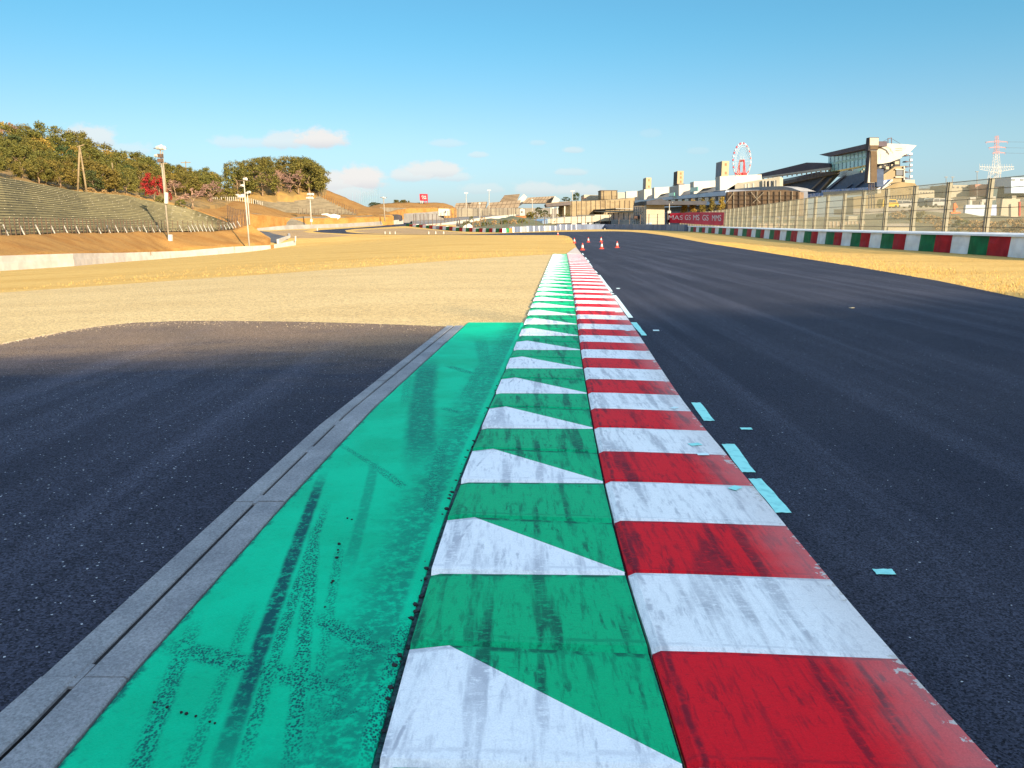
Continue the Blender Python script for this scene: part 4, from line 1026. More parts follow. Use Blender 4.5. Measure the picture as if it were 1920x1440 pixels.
flood(583.5, 416, 366, 186, 'white floodlight pole with four round lamps beside the hillside terraces', [(579, 364.5, 581, 5), (585, 364.5, 581, 5), (577, 371.5, 581, 5), (584, 371.5, 581, 5)], .18, None, M_polew, (581.5, 411, 585.5, 416))
flood(721.5, 411, 369, 206, 'pale lamp post beside the tunnel opening', [(718, 370.5, 719, 3), (721, 371, 719, 3)], .16, None, M_polec)
def wpole(name, px, yb, yt, Y, label, lean=0, arm=0, mat=M_wood, r=.14):
    b, t = at(px, yb, Y), at(px + lean, yt, Y); root = thing(name, b, label, 'pole')
    MB().tube(b - Vector((0, 0, 1.2)), t, r, r * .7, 8).build('pole', mat, root, smooth=True)
    if arm: MB().bar(t + Vector((-arm, -.1, -.4)), t + Vector((arm, .1, -.3)), .16).build('crossarm', mat, root)
    return root
tw = thing('twin_pole', at(146, 356, 127), 'pair of leaning wooden poles joined at the top beside the terraced stand', 'pole')
MB().tube(at(144.5, 357, 127) - Vector((0, 0, .8)), at(149, 274, 127), .17, .12, 8).build('pole', M_wood, tw, smooth=True)
MB().tube(at(163, 361, 127.4) - Vector((0, 0, .8)), at(149.5, 276, 127.2), .17, .12, 8).build('pole', M_wood, tw, smooth=True)
MB().bar(at(144.5, 275.5, 127), at(157.5, 271.5, 127), .16).build('crossarm', M_wood, tw)
wpole('utility_pole', 216, 352, 305, 140, 'leaning pale pole in front of the hill trees between the twin poles and red maple', -6, 0, M_wood, .12)
wpole('utility_pole', 313, 358, 303, 150, 'thin pole just right of the tall floodlight pole', -7, .7, M_wood, .1)
wpole('utility_pole', 349, 335, 302, 205, 'pole with a crossarm on the skyline right of the red maple', -1, 1.2, M_wood, .15)
# ================================================================ barriers and fences on the right and across the far bend
def tpt(px, t): return at(px, 720 - 300 + t, 2277 / t - .31)
RB = [(1262, 11.8), (1281, 13.0), (1336, 17.4), (1408, 24.0), (1464, 30.2), (1494, 33.6), (1578, 40.2), (1697, 48.6), (1760, 52.8), (1852, 58.8), (1892, 61.8), (1960, 67), (2040, 73)]
def rbt(px): return lerp_tab(RB, px)
def rbp(px):
    p = tpt(px, rbt(px)); return Vector((p.x, p.y, 0))
M_cw = pmat('cover_white', (.78, .76, .74), (.66, .64, .64), 1.6, rough=.7, spec=.1)
M_cg = pmat('cover_green', (.012, .16, .055), (.01, .11, .04), 1.6, rough=.6, spec=.12)
M_cr = pmat('cover_red', (.42, .012, .018), (.30, .01, .016), 1.6, rough=.6, spec=.12)
M_cap = pmat('cover_cap', (.8, .78, .76), (.7, .68, .66), 1.2, rough=.5)
def cover(parent, a, b, H, mat, name, seed, z0=0.0, bulge=.06):
    """one cloth panel draped over the tyre stacks: creased front, rounded top edge"""
    rr = random.Random(seed); d = b - a; L = d.length; nrm = Vector((d.y, -d.x, 0)).normalized()
    if nrm.dot(Vector((a.x, a.y, 0))) > 0: nrm = -nrm
    nu, nv = 7, 6; vs = []
    for j in range(nv):
        v_ = j / (nv - 1)
        for i in range(nu):
            u_ = i / (nu - 1); p = a + d * u_
            w = mnoise.noise(Vector((p.x * 1.1 + seed, p.y * 1.1, v_ * 1.6))) * .07 * (1 if 0 < i < nu - 1 else .2) + math.sin(u_ * math.pi) * bulge + (1 - v_) * .07
            z = z0 + H * v_ + (mnoise.noise(Vector((p.x * 1.7, p.y * 1.7, 3))) * .04 - .01 if j == 0 else 0)
            vs.append(Vector((p.x, p.y, 0)) + nrm * w + Vector((0, 0, z)))
    o = len(vs); bk = [a - nrm * .7, b - nrm * .7]
    fs = [(j * nu + i, j * nu + i + 1, (j + 1) * nu + i + 1, (j + 1) * nu + i) for j in range(nv - 1) for i in range(nu - 1)]
    vs += [Vector((bk[0].x, bk[0].y, z0 + H)), Vector((bk[1].x, bk[1].y, z0 + H)), Vector((bk[1].x, bk[1].y, z0 - .1)), Vector((bk[0].x, bk[0].y, z0 - .1))]
    fs += [[(nv - 1) * nu + i for i in range(nu)] + [o + 1, o], [o, o + 1, o + 2, o + 3]]
    fs += [[j * nu for j in range(nv)] + [o, o + 3], [j * nu + nu - 1 for j in range(nv - 1, -1, -1)] + [o + 2, o + 1]]
    MB().add(vs, fs).build(name, mat, parent, smooth=False)
EDG = [2040, 1985, 1936, 1891.7, 1852, 1816, 1783, 1752, 1724, 1697, 1674.5, 1651.5, 1630.5, 1613, 1595.5, 1578, 1563.5, 1548, 1533, 1520.5, 1507.5, 1494.5, 1483, 1474, 1462.5, 1451.5, 1443, 1433, 1426, 1417, 1409]
while EDG[-1] > 1281: EDG.append(EDG[-1] - max(4.6, 8.6 - (1409 - EDG[-1]) * .032))
rbar = thing('tyre_barrier', rbp(1697), 'long tyre barrier along the right verge draped in green, red and white cloth', 'tyre barrier')
# colours by position: the panel between 1891.7 and 1852 is red, then green, then white ...
for i in range(len(EDG) - 1):
    k = (i - 3) % 3
    mat, nm = ((M_cr, 'red_cover'), (M_cg, 'green_cover'), (M_cw, 'white_cover'))[k]
    cover(rbar, rbp(EDG[i]), rbp(EDG[i + 1]), 1.0, mat, nm, i)
caps = [rbp(x) for x in EDG]
mb = MB()
for a, b in zip(caps, caps[1:]):
    d = (b - a).normalized(); n_ = Vector((d.y, -d.x, 0)); n_ = n_ if n_.dot(Vector((a.x, a.y, 0))) < 0 else -n_
    up = Vector((0, 0, 1))
    mb.hexa([a + n_ * .14 + up * .93, b + n_ * .14 + up * .93, b - n_ * .8 + up * 1.005, a - n_ * .8 + up * 1.005], [a + n_ * .12 + up * 1.02, b + n_ * .12 + up * 1.02, b - n_ * .8 + up * 1.09, a - n_ * .8 + up * 1.09])
mb.build('top_cover', M_cap, rbar)

# far bend: grey-blue covered barrier, then the striped one on the left
M_blue = pmat('cover_slate', (.13, .16, .23), (.095, .115, .17), .7, st=(1, 1, .3), rough=.5)
M_blue2 = pmat('cover_slate_pale', (.30, .31, .33), (.2, .22, .26), .7, st=(1, 1, .3), rough=.5)
FARB = [(1283, 433.8), (1248, 432.2), (1225, 431.8), (1202, 431.4), (1170, 430.6), (1134, 430.0), (1100, 430.3), (1080, 430.7), (1050, 431.8), (1020, 433.1), (1000, 434.0), (962, 435.8)]
fb = thing('slate_barrier', tpt(1134, 10), 'slate grey covered tyre barrier around the outside of the far bend', 'tyre barrier')
fpts_ = []
for x, y in FARB:
    p = tpt(x, y - 420); p.z = 0; fpts_.append((p, x))
rr = random.Random(8)
for (a, xa), (b, xb) in zip(fpts_, fpts_[1:]):
    n = max(1, round((b - a).length / 6.5))
    for k in range(n):
        p, q = a.lerp(b, k / n), a.lerp(b, (k + 1) / n - .012)
        H = (1.42 if xa > 1060 else 1.15) * (1 if p.y > 160 else .9)
        cover(fb, p, q, H, M_blue2 if (xa < 1010 and k % 2) or rr.random() < .08 else M_blue, 'cover_panel', 50 + k + int(xa), 0, .12)
        if xa < 1130: MB().box((q.x, q.y - .15, H * .45), (.3, .2, H * .95)).build('white_strap', M_cw, fb)
LB_ = [(961, 436.0), (941.7, 436.7), (900, 435.9), (864, 433.9), (829, 430.6), (793, 428.1), (761.5, 425.5)]
LBY = {961: 143, 941.7: 142, 900: 150, 864: 158, 829: 172, 793: 185, 761.5: 199}
lb = thing('striped_tyre_barrier', at(864, 433.9, 158), 'distant green, red and white tyre barrier left of the far bend', 'tyre barrier')
n = 32
for k in range(n):
    x0, x1 = 961 - (961 - 761.5) * k / n, 961 - (961 - 761.5) * (k + 1) / n
    tab = sorted([(x, y) for x, y in LB_]); tY = sorted(LBY.items())
    p, q = at(x0, lerp_tab(tab, x0), lerp_tab(tY, x0)), at(x1, lerp_tab(tab, x1), lerp_tab(tY, x1))
    k3 = (k - 1) % 3
    mat, nm = ((M_cg, 'green_cover'), (M_cw, 'white_cover'), (M_cr, 'red_cover'))[k3]
    if k == 0: mat, nm = M_orange, 'orange_cover'
    if k == 22: mat, nm = M_blue2, 'plain_cover'
    z0 = (p.z + q.z) / 2
    cover(lb, p, q, .78, mat, nm, 200 + k, z0, .05)

# catch fence behind the right-hand barrier
def meshmat(name, c, cover_, cap=.7):
    """welded wire mesh: thin square wires, seen more closed the more obliquely one looks along it"""
    m, nt, b = newmat(name); nt.nodes.remove(b); o = nt.nodes['Material Output']
    g = N(nt, 'ShaderNodeNewGeometry')
    cosv = MA(nt, 'MAXIMUM', MA(nt, 'ABSOLUTE', VM(nt, 'DOT_PRODUCT', g.outputs['Normal'], g.outputs['Incoming'])), .08)
    a = MA(nt, 'MINIMUM', MA(nt, 'DIVIDE', cover_, cosv), cap)
    d = N(nt, 'ShaderNodeBsdfDiffuse', None, Color=(*c, 1)); tl = N(nt, 'ShaderNodeBsdfTranslucent', None, Color=(*c, 1)); t = N(nt, 'ShaderNodeBsdfTransparent')
    w = N(nt, 'ShaderNodeMixShader', None, i0=.5, i1=d.outputs[0], i2=tl.outputs[0])
    mx = N(nt, 'ShaderNodeMixShader', None, i0=a, i1=t.outputs[0], i2=w.outputs[0]); nt.links.new(mx.outputs[0], o.inputs[0])
    return m
M_mesh = meshmat('wire_mesh', (.27, .26, .19), .20, .62)
M_fpost = pmat('fence_post_olive', (.23, .21, .155), (.18, .163, .12), 1.5, rough=.6)
M_fwire = pmat('fence_rail', (.09, .08, .06), (.07, .06, .05), 1.5)
def offc(px, off):
    a, b = rbp(px + 3), rbp(px - 3); d = (b - a).normalized(); n_ = Vector((d.y, -d.x, 0)); n_ = -n_ if n_.dot(Vector((a.x, a.y, 0))) < 0 else n_
    return rbp(px) + n_ * off
cf = [offc(x, 1.9) for x in np.linspace(2040, 1252, 160)]
def arclen(pts, step):
    out = [pts[0]]; acc = 0
    for a, b in zip(pts, pts[1:]):
        L = (b - a).length; s = step - acc
        while s <= L: out.append(a + (b - a) * (s / L)); s += step
        acc = (acc + L) % step
    return out
fp = arclen(cf, 4.0)
cfe = thing('catch_fence', fp[len(fp) // 2], 'tall olive wire catch fence behind the right-hand tyre barrier', 'fence')
FH = 3.85
for p in fp:
    mb = MB(); mb.box((p.x, p.y, FH / 2 - .1), (.17, .17, FH + .2), .15); mb.box((p.x - .12, p.y + .02, FH / 2), (.07, .12, FH), .15, 0)
    mb.build('fence_post', M_fpost, cfe)
mb = MB(); ms = MB()
for a, b in zip(fp, fp[1:]):
    d = (b - a).normalized(); n_ = Vector((d.y, -d.x, 0)) * -.11
    if n_.dot(Vector((a.x, a.y, 0))) > 0: n_ = -n_
    for k in range(8): z = .35 + k * (FH - .4) / 7; mb.bar(a + n_ + Vector((0, 0, z)), b + n_ + Vector((0, 0, z)), .028)
    q = n_ * .6
    ms.add([a + q + Vector((0, 0, .2)), b + q + Vector((0, 0, .2)), b + q + Vector((0, 0, FH)), a + q + Vector((0, 0, FH))], [(0, 1, 2, 3)])
mb.build('rails', M_fwire, cfe); ms.build('wire_mesh', M_mesh, cfe)

# banner hung on the far part of that fence
M_ban = pmat('banner_red', (.60, .028, .055), (.50, .022, .045), .5)
def xs_on(px): return offc(px, 1.55)
ban = thing('red_banner', xs_on(1294), 'long red banner with white lettering hung on the far catch fence', 'banner')
mb = MB(); nb = 14; ptop, pbot = [], []
for i in range(nb + 1):
    px = 1251 + (1337 - 1251) * i / nb; p = xs_on(px)
    yt = lerp_tab([(1251, 400), (1285, 398), (1337, 398)], px); yb = lerp_tab([(1251, 417.5), (1285, 420), (1337, 423)], px)
    # stand on the fence line: solve depth from the plan position
    def zat(y):
        d = ray(px, y); return HC + d.z * (p.y / d.y)
    ptop.append(Vector((p.x, p.y, zat(yt)))); pbot.append(Vector((p.x, p.y, zat(yb))))
for i in range(nb):
    mb.hexa([pbot[i], pbot[i + 1], pbot[i + 1] + Vector((.04, 0, 0)), pbot[i] + Vector((.04, 0, 0))], [ptop[i], ptop[i + 1], ptop[i + 1] + Vector((.04, 0, 0)), ptop[i] + Vector((.04, 0, 0))])
mb.build('cloth', M_ban, ban)
M_let = pmat('lettering_white', (.72, .62, .60), (.66, .56, .55), 3)
def text(name, s, a, b, h, mat, parent, push, shear=0.0):
    """flat raised lettering from point a towards b (base line)"""
    cu = bpy.data.curves.new(name, 'FONT'); cu.body = s; cu.size = 1; cu.extrude = .01; cu.align_x = 'LEFT'; cu.shear = shear
    t = bpy.data.objects.new(name, cu); COL.objects.link(t)
    bpy.context.view_layer.update(); w = max(.01, t.dimensions.x)
    me = bpy.data.meshes.new_from_object(t.evaluated_get(bpy.context.evaluated_depsgraph_get()))
    bpy.data.objects.remove(t); bpy.data.curves.remove(cu)
    d = (b - a); L = d.length; d.normalize(); up = Vector((0, 0, 1)); n_ = d.cross(up)
    M = Matrix((d, up, n_)).transposed().to_4x4() @ Matrix.Diagonal((L / w, h / .72, 1, 1))
    base = a + push - (parent.location if parent else Vector())
    me.transform(Matrix.Translation(base) @ M); me.materials.clear(); me.materials.append(mat)
    o = bpy.data.objects.new(name, me); COL.objects.link(o); o.parent = parent
    return o
for i, wd in enumerate(['MAS', 'GS', 'MS', 'GS', 'MMS']):
    i0, i1 = [(0.5, 2.5), (3.2, 4.8), (5.5, 7.2), (8.1, 9.8), (10.8, 13.3)][i]
    def pp(k, f): j = min(nb - 1, int(k)); t = k - j; return pbot[j].lerp(pbot[j + 1], t).lerp(ptop[j].lerp(ptop[j + 1], t), f)
    a, b = pp(i0, .34), pp(i1, .34); text('lettering', wd, a, b, (pp(i0, .8) - pp(i0, .34)).length, M_let, ban, Vector((-.06, -.06, 0)))

# dark-post fences round the far bend and up the access ramp
M_dpost = pmat('dark_fence_post', (.085, .06, .045), (.06, .045, .04), 2)
base = [(x, 431 - abs(x - 960) * .004, 158 if x < 1000 else 212) for x in range(862, 1001, 15)]
fence('catch_fence', [at(x, 434, 164 + (x - 862) * .05) for x in np.linspace(862, 1005, 12)], 2.5, 0, 'dark post fence behind the striped barrier left of the far bend', None, .07, 5, M_dpost, .02)
fence('catch_fence', [at(x, y, Y) for x, y, Y in [(1005, 432, 180), (1021, 431.5, 190), (1033, 431, 198), (1044, 430.5, 206), (1057.5, 430, 214), (1070.5, 429.5, 220), (1082.5, 429, 226), (1090, 429, 230), (1097.5, 428.5, 234), (1109.5, 428.5, 236), (1125.5, 428.5, 236), (1142, 429, 232), (1160, 429, 226), (1180, 430, 216), (1200, 430, 210), (1216, 430, 204), (1232, 431, 197), (1251, 431, 190)]], 3.9, 0, 'tall dark post fence behind the slate grey barrier of the far bend', None, .09, 5, M_dpost, .025)
fence('catch_fence', [at(x, y, Y) for x, y, Y in [(776, 424.5, 205), (780, 424.5, 206), (788, 424, 208), (795, 423.5, 210), (803, 423.5, 213), (811, 423, 216), (819, 422, 220), (827, 420, 224), (833, 418, 228), (840, 416, 232), (846, 414.5, 236), (852, 412.5, 240), (859, 411, 244)]], 3.1, 0, 'dark post fence along the white access ramp', None, .08, 3, M_dpost, .02)
fence('catch_fence', [at(x, 401 + (x - 735) * .02, 268) for x in np.linspace(735, 985, 24)], 2.6, 0, 'upper dark post fence in front of the tan stands', None, .08, 3, M_dpost, .02)
fence('catch_fence', [at(x, 404 + (x - 860) * .012, 290) for x in np.linspace(860, 982, 17)], 3.0, 0, 'dark fence along the terrace below the tan stands', None, .08, 3, M_dpost, .02)

# ================================================================ far middle: ramp, slopes, stands, pavilion
M_cream = pmat('cream_wall', (.33, .295, .225), (.28, .25, .19), .3)
M_creamd = pmat('cream_wall_pale', (.40, .375, .32), (.34, .315, .27), .3)
M_grey = pmat('grey_concrete', (.19, .175, .16), (.145, .135, .125), .4)
M_slope = pmat('scrub_slope', (.13, .115, .04), (.085, .085, .035), .25)
loft('scrub_slope', [[(862, 436, 166), (960, 435, 172), (1060, 432, 235), (1140, 431, 250)], [(862, 421, 232), (905, 412, 246), (967, 405, 262), (1010, 409, 275), (1140, 418, 300)]], M_slope, 40, 6, .5, kind='structure', back=60)
loft('paved_terrace', [[(775, 425, 208), (800, 424, 215), (862, 420, 236)], [(770, 408, 262), (860, 406, 285), (1000, 402, 310)]], pmat('terrace_paving', (.2, .175, .15), (.15, .135, .12), .2), 30, 4, .1, kind='structure', back=60)
wallstrip('ramp_wall', [(796, 421, 214), (836, 417.5, 228), (880, 411.3, 246), (930, 405, 262), (967, 401.8, 276)], [(796, 425, 213.5), (836, 421, 227.5), (880, 414.5, 245.5), (930, 407.5, 261.5), (967, 403.8, 275.5)], M_creamd, 'white parapet wall climbing along the access ramp', 'parapet wall', .3)
wallstrip('grey_wall', [(712, 389, 240), (770, 390, 262), (858, 391, 282), (1000, 391, 320)], [(712, 404, 239), (770, 404, 261), (858, 404, 281), (1000, 406, 319)], pmat('netted_slope', (.2, .17, .12), (.14, .12, .09), .25, st=(1, 1, .4)), 'netted tan retaining slope below the brown mound', 'retaining wall')
wallstrip('block_wall', [(757, 400.5, 236), (800, 398, 250), (832, 395, 258)], [(757, 408, 235.5), (800, 408, 249.5), (832, 407, 257.5)], M_grey, 'pale grey block wall below the netted slope', 'wall')
def block(name, pts, Y, thick, mat, label, cat, wins=(), winmat=None, group=None):
    root = thing(name, at(pts[0][0], max(p[1] for p in pts), Y), label, cat, group); c = CY(Y)
    mb = MB(); c.slab(mb, pts, thick); mb.build('walls', mat, root)
    for w in wins:
        mb = MB(); c.rect(mb, *w, .1, .08); mb.build('window', winmat or MATS['dark_glass'], root)
    return root
block('service_hut', [(822, 391), (841.5, 391.5), (841.5, 404.5), (822, 404.5)], 255, 6, M_creamd, 'small cream hut with one window below the tan stands', 'hut', [(834, 395, 836, 399.5)])
block('service_hut', [(973.5, 393), (979, 390.5), (984.5, 393), (984.5, 405), (973.5, 405)], 282, 5, M_creamd, 'white gabled hut beside the bushes left of the pavilion', 'hut', [(977, 396, 980, 399)])
block('white_tent', [(866, 428), (872, 422), (879, 419), (884, 423), (886, 431), (866, 431)], 176, 4, M_plate, 'small white tent behind the striped barrier', 'tent')
for px in (858, 860.5): pass
for i, (px, lab) in enumerate([(857.5, 'dark person-high closed parasol, left of two behind the striped barrier'), (861.5, 'dark person-high closed parasol, right of two behind the striped barrier')]):
    b = at(px, 430, 166); root = thing('closed_parasol', b, lab, 'parasol', 'closed dark parasols')
    MB().tube(b, b + Vector((0, 0, 2.1)), .05).build('pole', M_dpost, root); MB().tube(b + Vector((0, 0, .35)), b + Vector((0, 0, 1.95)), .28, .05, 8).build('canopy', pmat('parasol_dark', (.03, .03, .035), (.04, .035, .03), 3), root)
M_tan = pmat('stand_tan', (.20, .155, .11), (.16, .122, .085), .25, st=(1, 1, .6))
M_tand = pmat('stand_tan_dark', (.085, .062, .045), (.07, .05, .037), .4)
def rakedstand(name, pts, Y, thick, label, nlines, slant):
    """tan stand seen from its sloping back: slab, dark ribs, pale end"""
    root = thing(name, at(pts[0][0], pts[-1][1], Y), label, 'grandstand'); c = CY(Y)
    mb = MB(); c.slab(mb, pts, thick); mb.build('raked_back', M_tan, root)
    (x0, y0), (x1, y1), (x2, y2), (x3, y3) = pts[0], pts[1], pts[2], pts[3]
    for k in range(1, nlines):
        t = k / nlines; mb = MB()
        xa, ya, xb, yb = x0 + (x1 - x0) * t, y0 + (y1 - y0) * t, x3 + (x2 - x3) * t, y3 + (y2 - y3) * t
        c.slab(mb, [(xa - .35, ya + .2), (xa + .35, ya + .2), (xb + .35, yb), (xb - .35, yb)], .1, .12); mb.build('rib', M_tand, root)
    mb = MB(); c.slab(mb, [(x0, y0 + .4 * (y3 - y0)), (x1, y1 + .4 * (y2 - y1)), (x1, y1 + .46 * (y2 - y1)), (x0, y0 + .46 * (y3 - y0))], .1, .1); mb.build('walkway', M_tand, root)
    return root
rakedstand('tan_grandstand', [(855, 381), (912.5, 378), (909, 391), (851, 391.5)], 345, 10, 'low tan grandstand, leftmost of three seen from the side', 7, 0)
rakedstand('tan_grandstand', [(918, 380), (977, 375), (972, 389), (911, 392)], 350, 10, 'tan grandstand in the middle with a taller tier behind it', 7, 0)
rakedstand('tan_grandstand', [(990, 370.5), (1041, 367.5), (1034, 380.5), (979, 381)], 355, 12, 'tan grandstand right of the tall tier, beside the dark round tree', 9, 0)
ut = thing('upper_tier', at(960, 384, 372), 'tall stepped tan upper tier behind the middle grandstand', 'grandstand'); c = CY(372); mb = MB()
c.slab(mb, [(937, 378), (946, 366), (975, 363.5), (966, 384), (937, 386)], 12); mb.build('raked_back', M_tan, ut)
for k in range(5):
    mb = MB(); y = 366.5 + k * 2.6; c.slab(mb, [(945 - k * 1.9, y), (974 - k * 1.3, y - 2.2), (974 - k * 1.3, y - 1.4), (945 - k * 1.9, y + .8)], .3, .3); mb.build('row_beam', M_tand, ut)
mb = MB(); CY(371).slab(mb, [(972, 375), (982, 363.8), (988, 369), (981, 381), (975, 385), (966, 386)], 10); mb.build('end_wall', M_creamd, ut)
mb = MB(); CY(350).slab(mb, [(1040, 367.5), (1050, 374), (1048, 379), (1034, 380)], 8); tag(mb.build('end_wall', M_creamd, origin=at(1042, 380, 350)), 'pale triangular end wall of the right tan grandstand', 'wall')
mb = MB(); CY(340).rect(mb, 850, 390, 1048, 407, 6); tag(mb.build('concourse_wall', pmat('concourse', (.19, .17, .145), (.12, .11, .10), .18, st=(1, 1, .25)), origin=at(950, 407, 340)), 'grey concourse wall under the tan grandstands', 'wall')
pv = thing('pavilion', at(1046, 405, 292), 'open pavilion with a dark flat roof on white columns behind bushes', 'pavilion')
mb = MB(); c = CY(290); c.slab(mb, [(1023, 382.5), (1068, 378), (1071, 379.5), (1071, 384), (1025, 388)], 14); mb.build('roof', pmat('roof_dark', (.10, .08, .075), (.07, .06, .06), .5), pv)
mb = MB(); c.slab(mb, [(1023, 381.6), (1068, 377.2), (1068, 378.2), (1023, 382.6)], .4, .1); mb.build('roof_edge', M_tan, pv)
for x in (1033, 1045, 1059):
    mb = MB(); CY(291).rect(mb, x - 1.1, 384.5, x + 1.1, 408, .5); mb.build('column', M_creamd, pv)
mb = MB(); CY(298).slab(mb, [(1061, 381), (1071, 381), (1071, 408), (1061, 408)], 3); mb.build('dark_wall', pmat('pavilion_dark', (.035, .04, .06), (.03, .03, .045), 1), pv)
for i, (k, px, yb, yt, Y) in enumerate([('bush0', 993, 411, 396, 262), ('bush1', 1002, 411, 397, 264), ('bush0', 1018, 412, 399, 268), ('bush1', 1030, 411, 400, 270), ('bush0', 1046, 410, 400, 274), ('bush1', 1064, 410, 399, 276), ('dark0', 1010, 403, 388, 280), ('dark1', 1022.5, 403, 393, 282)]):
    px_tree(k, px, yb, yt, Y, ['olive bush beside the white gabled hut', 'olive bush second from the white gabled hut', 'yellow-green bush below the dark round tree', 'yellow-green bush at the left pavilion column', 'olive bush between the pavilion columns', 'olive bush at the right end of the pavilion', 'dark round tree left of the pavilion, larger of two', 'dark round tree left of the pavilion, smaller of two'][i], 'tree' if 'dark' in k else 'bush', None, .75 if 'dark' not in k else 1.2)
for i, (px, yb, yt, Y) in enumerate([(875, 428, 413, 205), (893, 430, 413, 204), (910, 431, 414, 208), (928, 430, 412, 214), (945, 429, 411, 218), (962, 429, 410, 222), (980, 428, 408, 228), (905, 418, 406, 232), (884, 413, 405, 244)]):
    px_tree(['bush0', 'dbush0', 'bush1', 'dbush1'][i % 4], px, yb, yt, Y, ['green scrub bush beside the white tent', 'dry tan scrub clump, first right of the white tent', 'green scrub bush in the middle of the far slope', 'dry tan scrub clump in the middle of the far slope', 'green scrub bush nearest under the orange earth patch', 'dry tan scrub clump at the slate barrier end', 'green scrub bush at the right of the far slope', 'dry scrub clump high on the far slope', 'green scrub bush at the foot of the white ramp wall'][i], 'bush', None, .9)
block('earth_bank_board', [(964, 405), (986, 404), (987, 409), (966, 410)], 260, 2, pmat('orange_earth', (.24, .10, .035), (.2, .08, .028), .6), 'orange-brown earth retaining panel below the white hut', 'retaining wall')
for i, (px, yb, yt, Y, lab) in enumerate([(917, 392, 357.5, 330, 'thin lamp post rising behind the middle tan stand'), (874, 392, 362.5, 330, 'thin lamp post rising behind the left tan stand'), (899.5, 408, 382, 262, 'white post in front of the terrace fence'), (1073.5, 376, 359, 320, 'thin white mast left of the dark round treetop'), (998, 404, 375, 300, 'white thin pole before the right tan stand'), (1037, 416, 391, 246, 'thin white flag pole above the roundel sign')]):
    b, t = at(px, yb, Y), at(px, yt, Y); root = thing('lamp_post', b, lab, 'lamp post'); MB().tube(b, t, .16, .1, 6).build('pole', M_polew, root)
    mb = MB().box(t + Vector((0, 0, .15)), (1.5 if yt < 370 else .5, .3, .35)); mb.build('lamp_head', M_lamp, root)
px_tree('dark1', 1080, 378, 360, 330, 'dark round treetop behind the tan screened scaffold', sx=.95)
px_tree('bare0', 1092, 378, 364, 332, 'small bare tree right of the dark round treetop', sx=1.1)
px_tree('dark0', 1062, 378, 369, 420, 'low dark trees beyond the pavilion roof', sx=2.2)
# scaffold screen and buildings behind the bend
def screenmat(name, a, b_):
    m, nt, b = newmat(name); P = pos(nt)
    n1 = NOI(nt, SCL(nt, P, (1, 1, .05)), .9, 4, .6); n2 = NOI(nt, SCL(nt, P, (.15, .15, 1)), .8, 3)
    setc(nt, b, MIX(nt, MA(nt, 'MULTIPLY', MR(nt, n1, .38, .62), .9), a, MIX(nt, MR(nt, n2, .4, .6), b_, a))); b.inputs['Roughness'].default_value = .9
    return m
M_screen = screenmat('screen_tan', (.21, .16, .092), (.125, .09, .048))
sc = thing('screened_scaffold', at(1130, 404, 300), 'long tan screened scaffold beyond the slate barrier of the far bend', 'scaffold')
mb = MB(); Plane(1070, 290, 1190, 315).slab(mb, [(1070, 377.5), (1118, 376), (1160, 374), (1190, 371), (1190, 412), (1070, 412)], 6); mb.build('screen', M_screen, sc)
for x in range(1072, 1190, 9):
    mb = MB(); Plane(1070, 290, 1190, 315).rect(mb, x, 376, x + .7, 411, .15, .2); mb.build('upright', M_tand, sc)
sb = thing('screened_tower', at(1141, 373, 330), 'square tan screened box rising above the long scaffold', 'scaffold')
mb = MB(); c = CY(330); c.slab(mb, [(1126.5, 358), (1157.5, 357), (1157.5, 374), (1126.5, 374)], 10); mb.build('screen', M_screen, sb)
mb = MB(); c.rect(mb, 1126, 356.6, 1158, 357.8, 10.4, .1); mb.build('top_rail', M_tand, sb)
for x in (1127, 1132, 1147, 1157):
    mb = MB(); c.rect(mb, x - .5, 358, x + .5, 374, .15, .2); mb.build('upright', M_tand, sb)
def pbox(mb, xl, xm, xr, yt, yb, Y, mi=0, yr=None):
    """box with one corner towards us: left face runs straight back, right face looks at us"""
    C = at(xm, yt, Y); zb = at(xm, yb, Y).z; D = Y * ((xm - 960) / max(1, xl - 960) - 1); Rr = at(xr, yt, Y)
    a = Vector((C.x, C.y, 0)); b = Vector((Rr.x, Rr.y, 0)); l = Vector((C.x, C.y + D, 0)); r = b + l - a
    q = [a, b, r, l]; return mb.hexa([p + Vector((0, 0, zb)) for p in q], [p + Vector((0, 0, C.z)) for p in q], mi)
mb = MB(); CY(345).slab(mb, [(1095, 365), (1126.5, 366), (1126.5, 378), (1095, 378)], 15); tag(mb.build('cream_building', M_cream, origin=at(1110, 378, 345)), 'plain cream building block left of the square screened box', 'building')
mb = MB(); CY(350).slab(mb, [(1158, 361), (1171.5, 361), (1171.5, 376), (1158, 376)], 15); tag(mb.build('cream_building', M_cream, origin=at(1165, 376, 350)), 'plain cream building block right of the square screened box', 'building')
# white garage wall with the roundel, and glass-fronted building with the curved roof
M_glass = pmat('shade_glass', (.16, .21, .28), (.11, .145, .20), .5, st=(1, 1, .3), rough=.25, spec=.5)
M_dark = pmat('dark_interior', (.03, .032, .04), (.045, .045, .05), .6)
gb = thing('garage_building', at(1090, 425, 262), 'low white garage building with a red roundel sign at its left end', 'building')
mb = MB(); P1 = Plane(1030, 250, 1146, 270); P1.slab(mb, [(1028, 411), (1060, 407.5), (1115, 405), (1115, 402.5), (1146, 402.5), (1146, 414), (1080, 418), (1028, 419.5)], 8); mb.build('fascia', M_cream, gb)
mb = MB(); P1.slab(mb, [(1042, 418.5), (1146, 413.8), (1146, 428), (1042, 428)], 6, -.6); mb.build('garage_front', M_dark, gb)
for x in (1072, 1091, 1105, 1116):
    mb = MB(); P1.rect(mb, x, 417.5, x + 9, 424, .2, -.2); mb.build('white_door', M_creamd, gb)
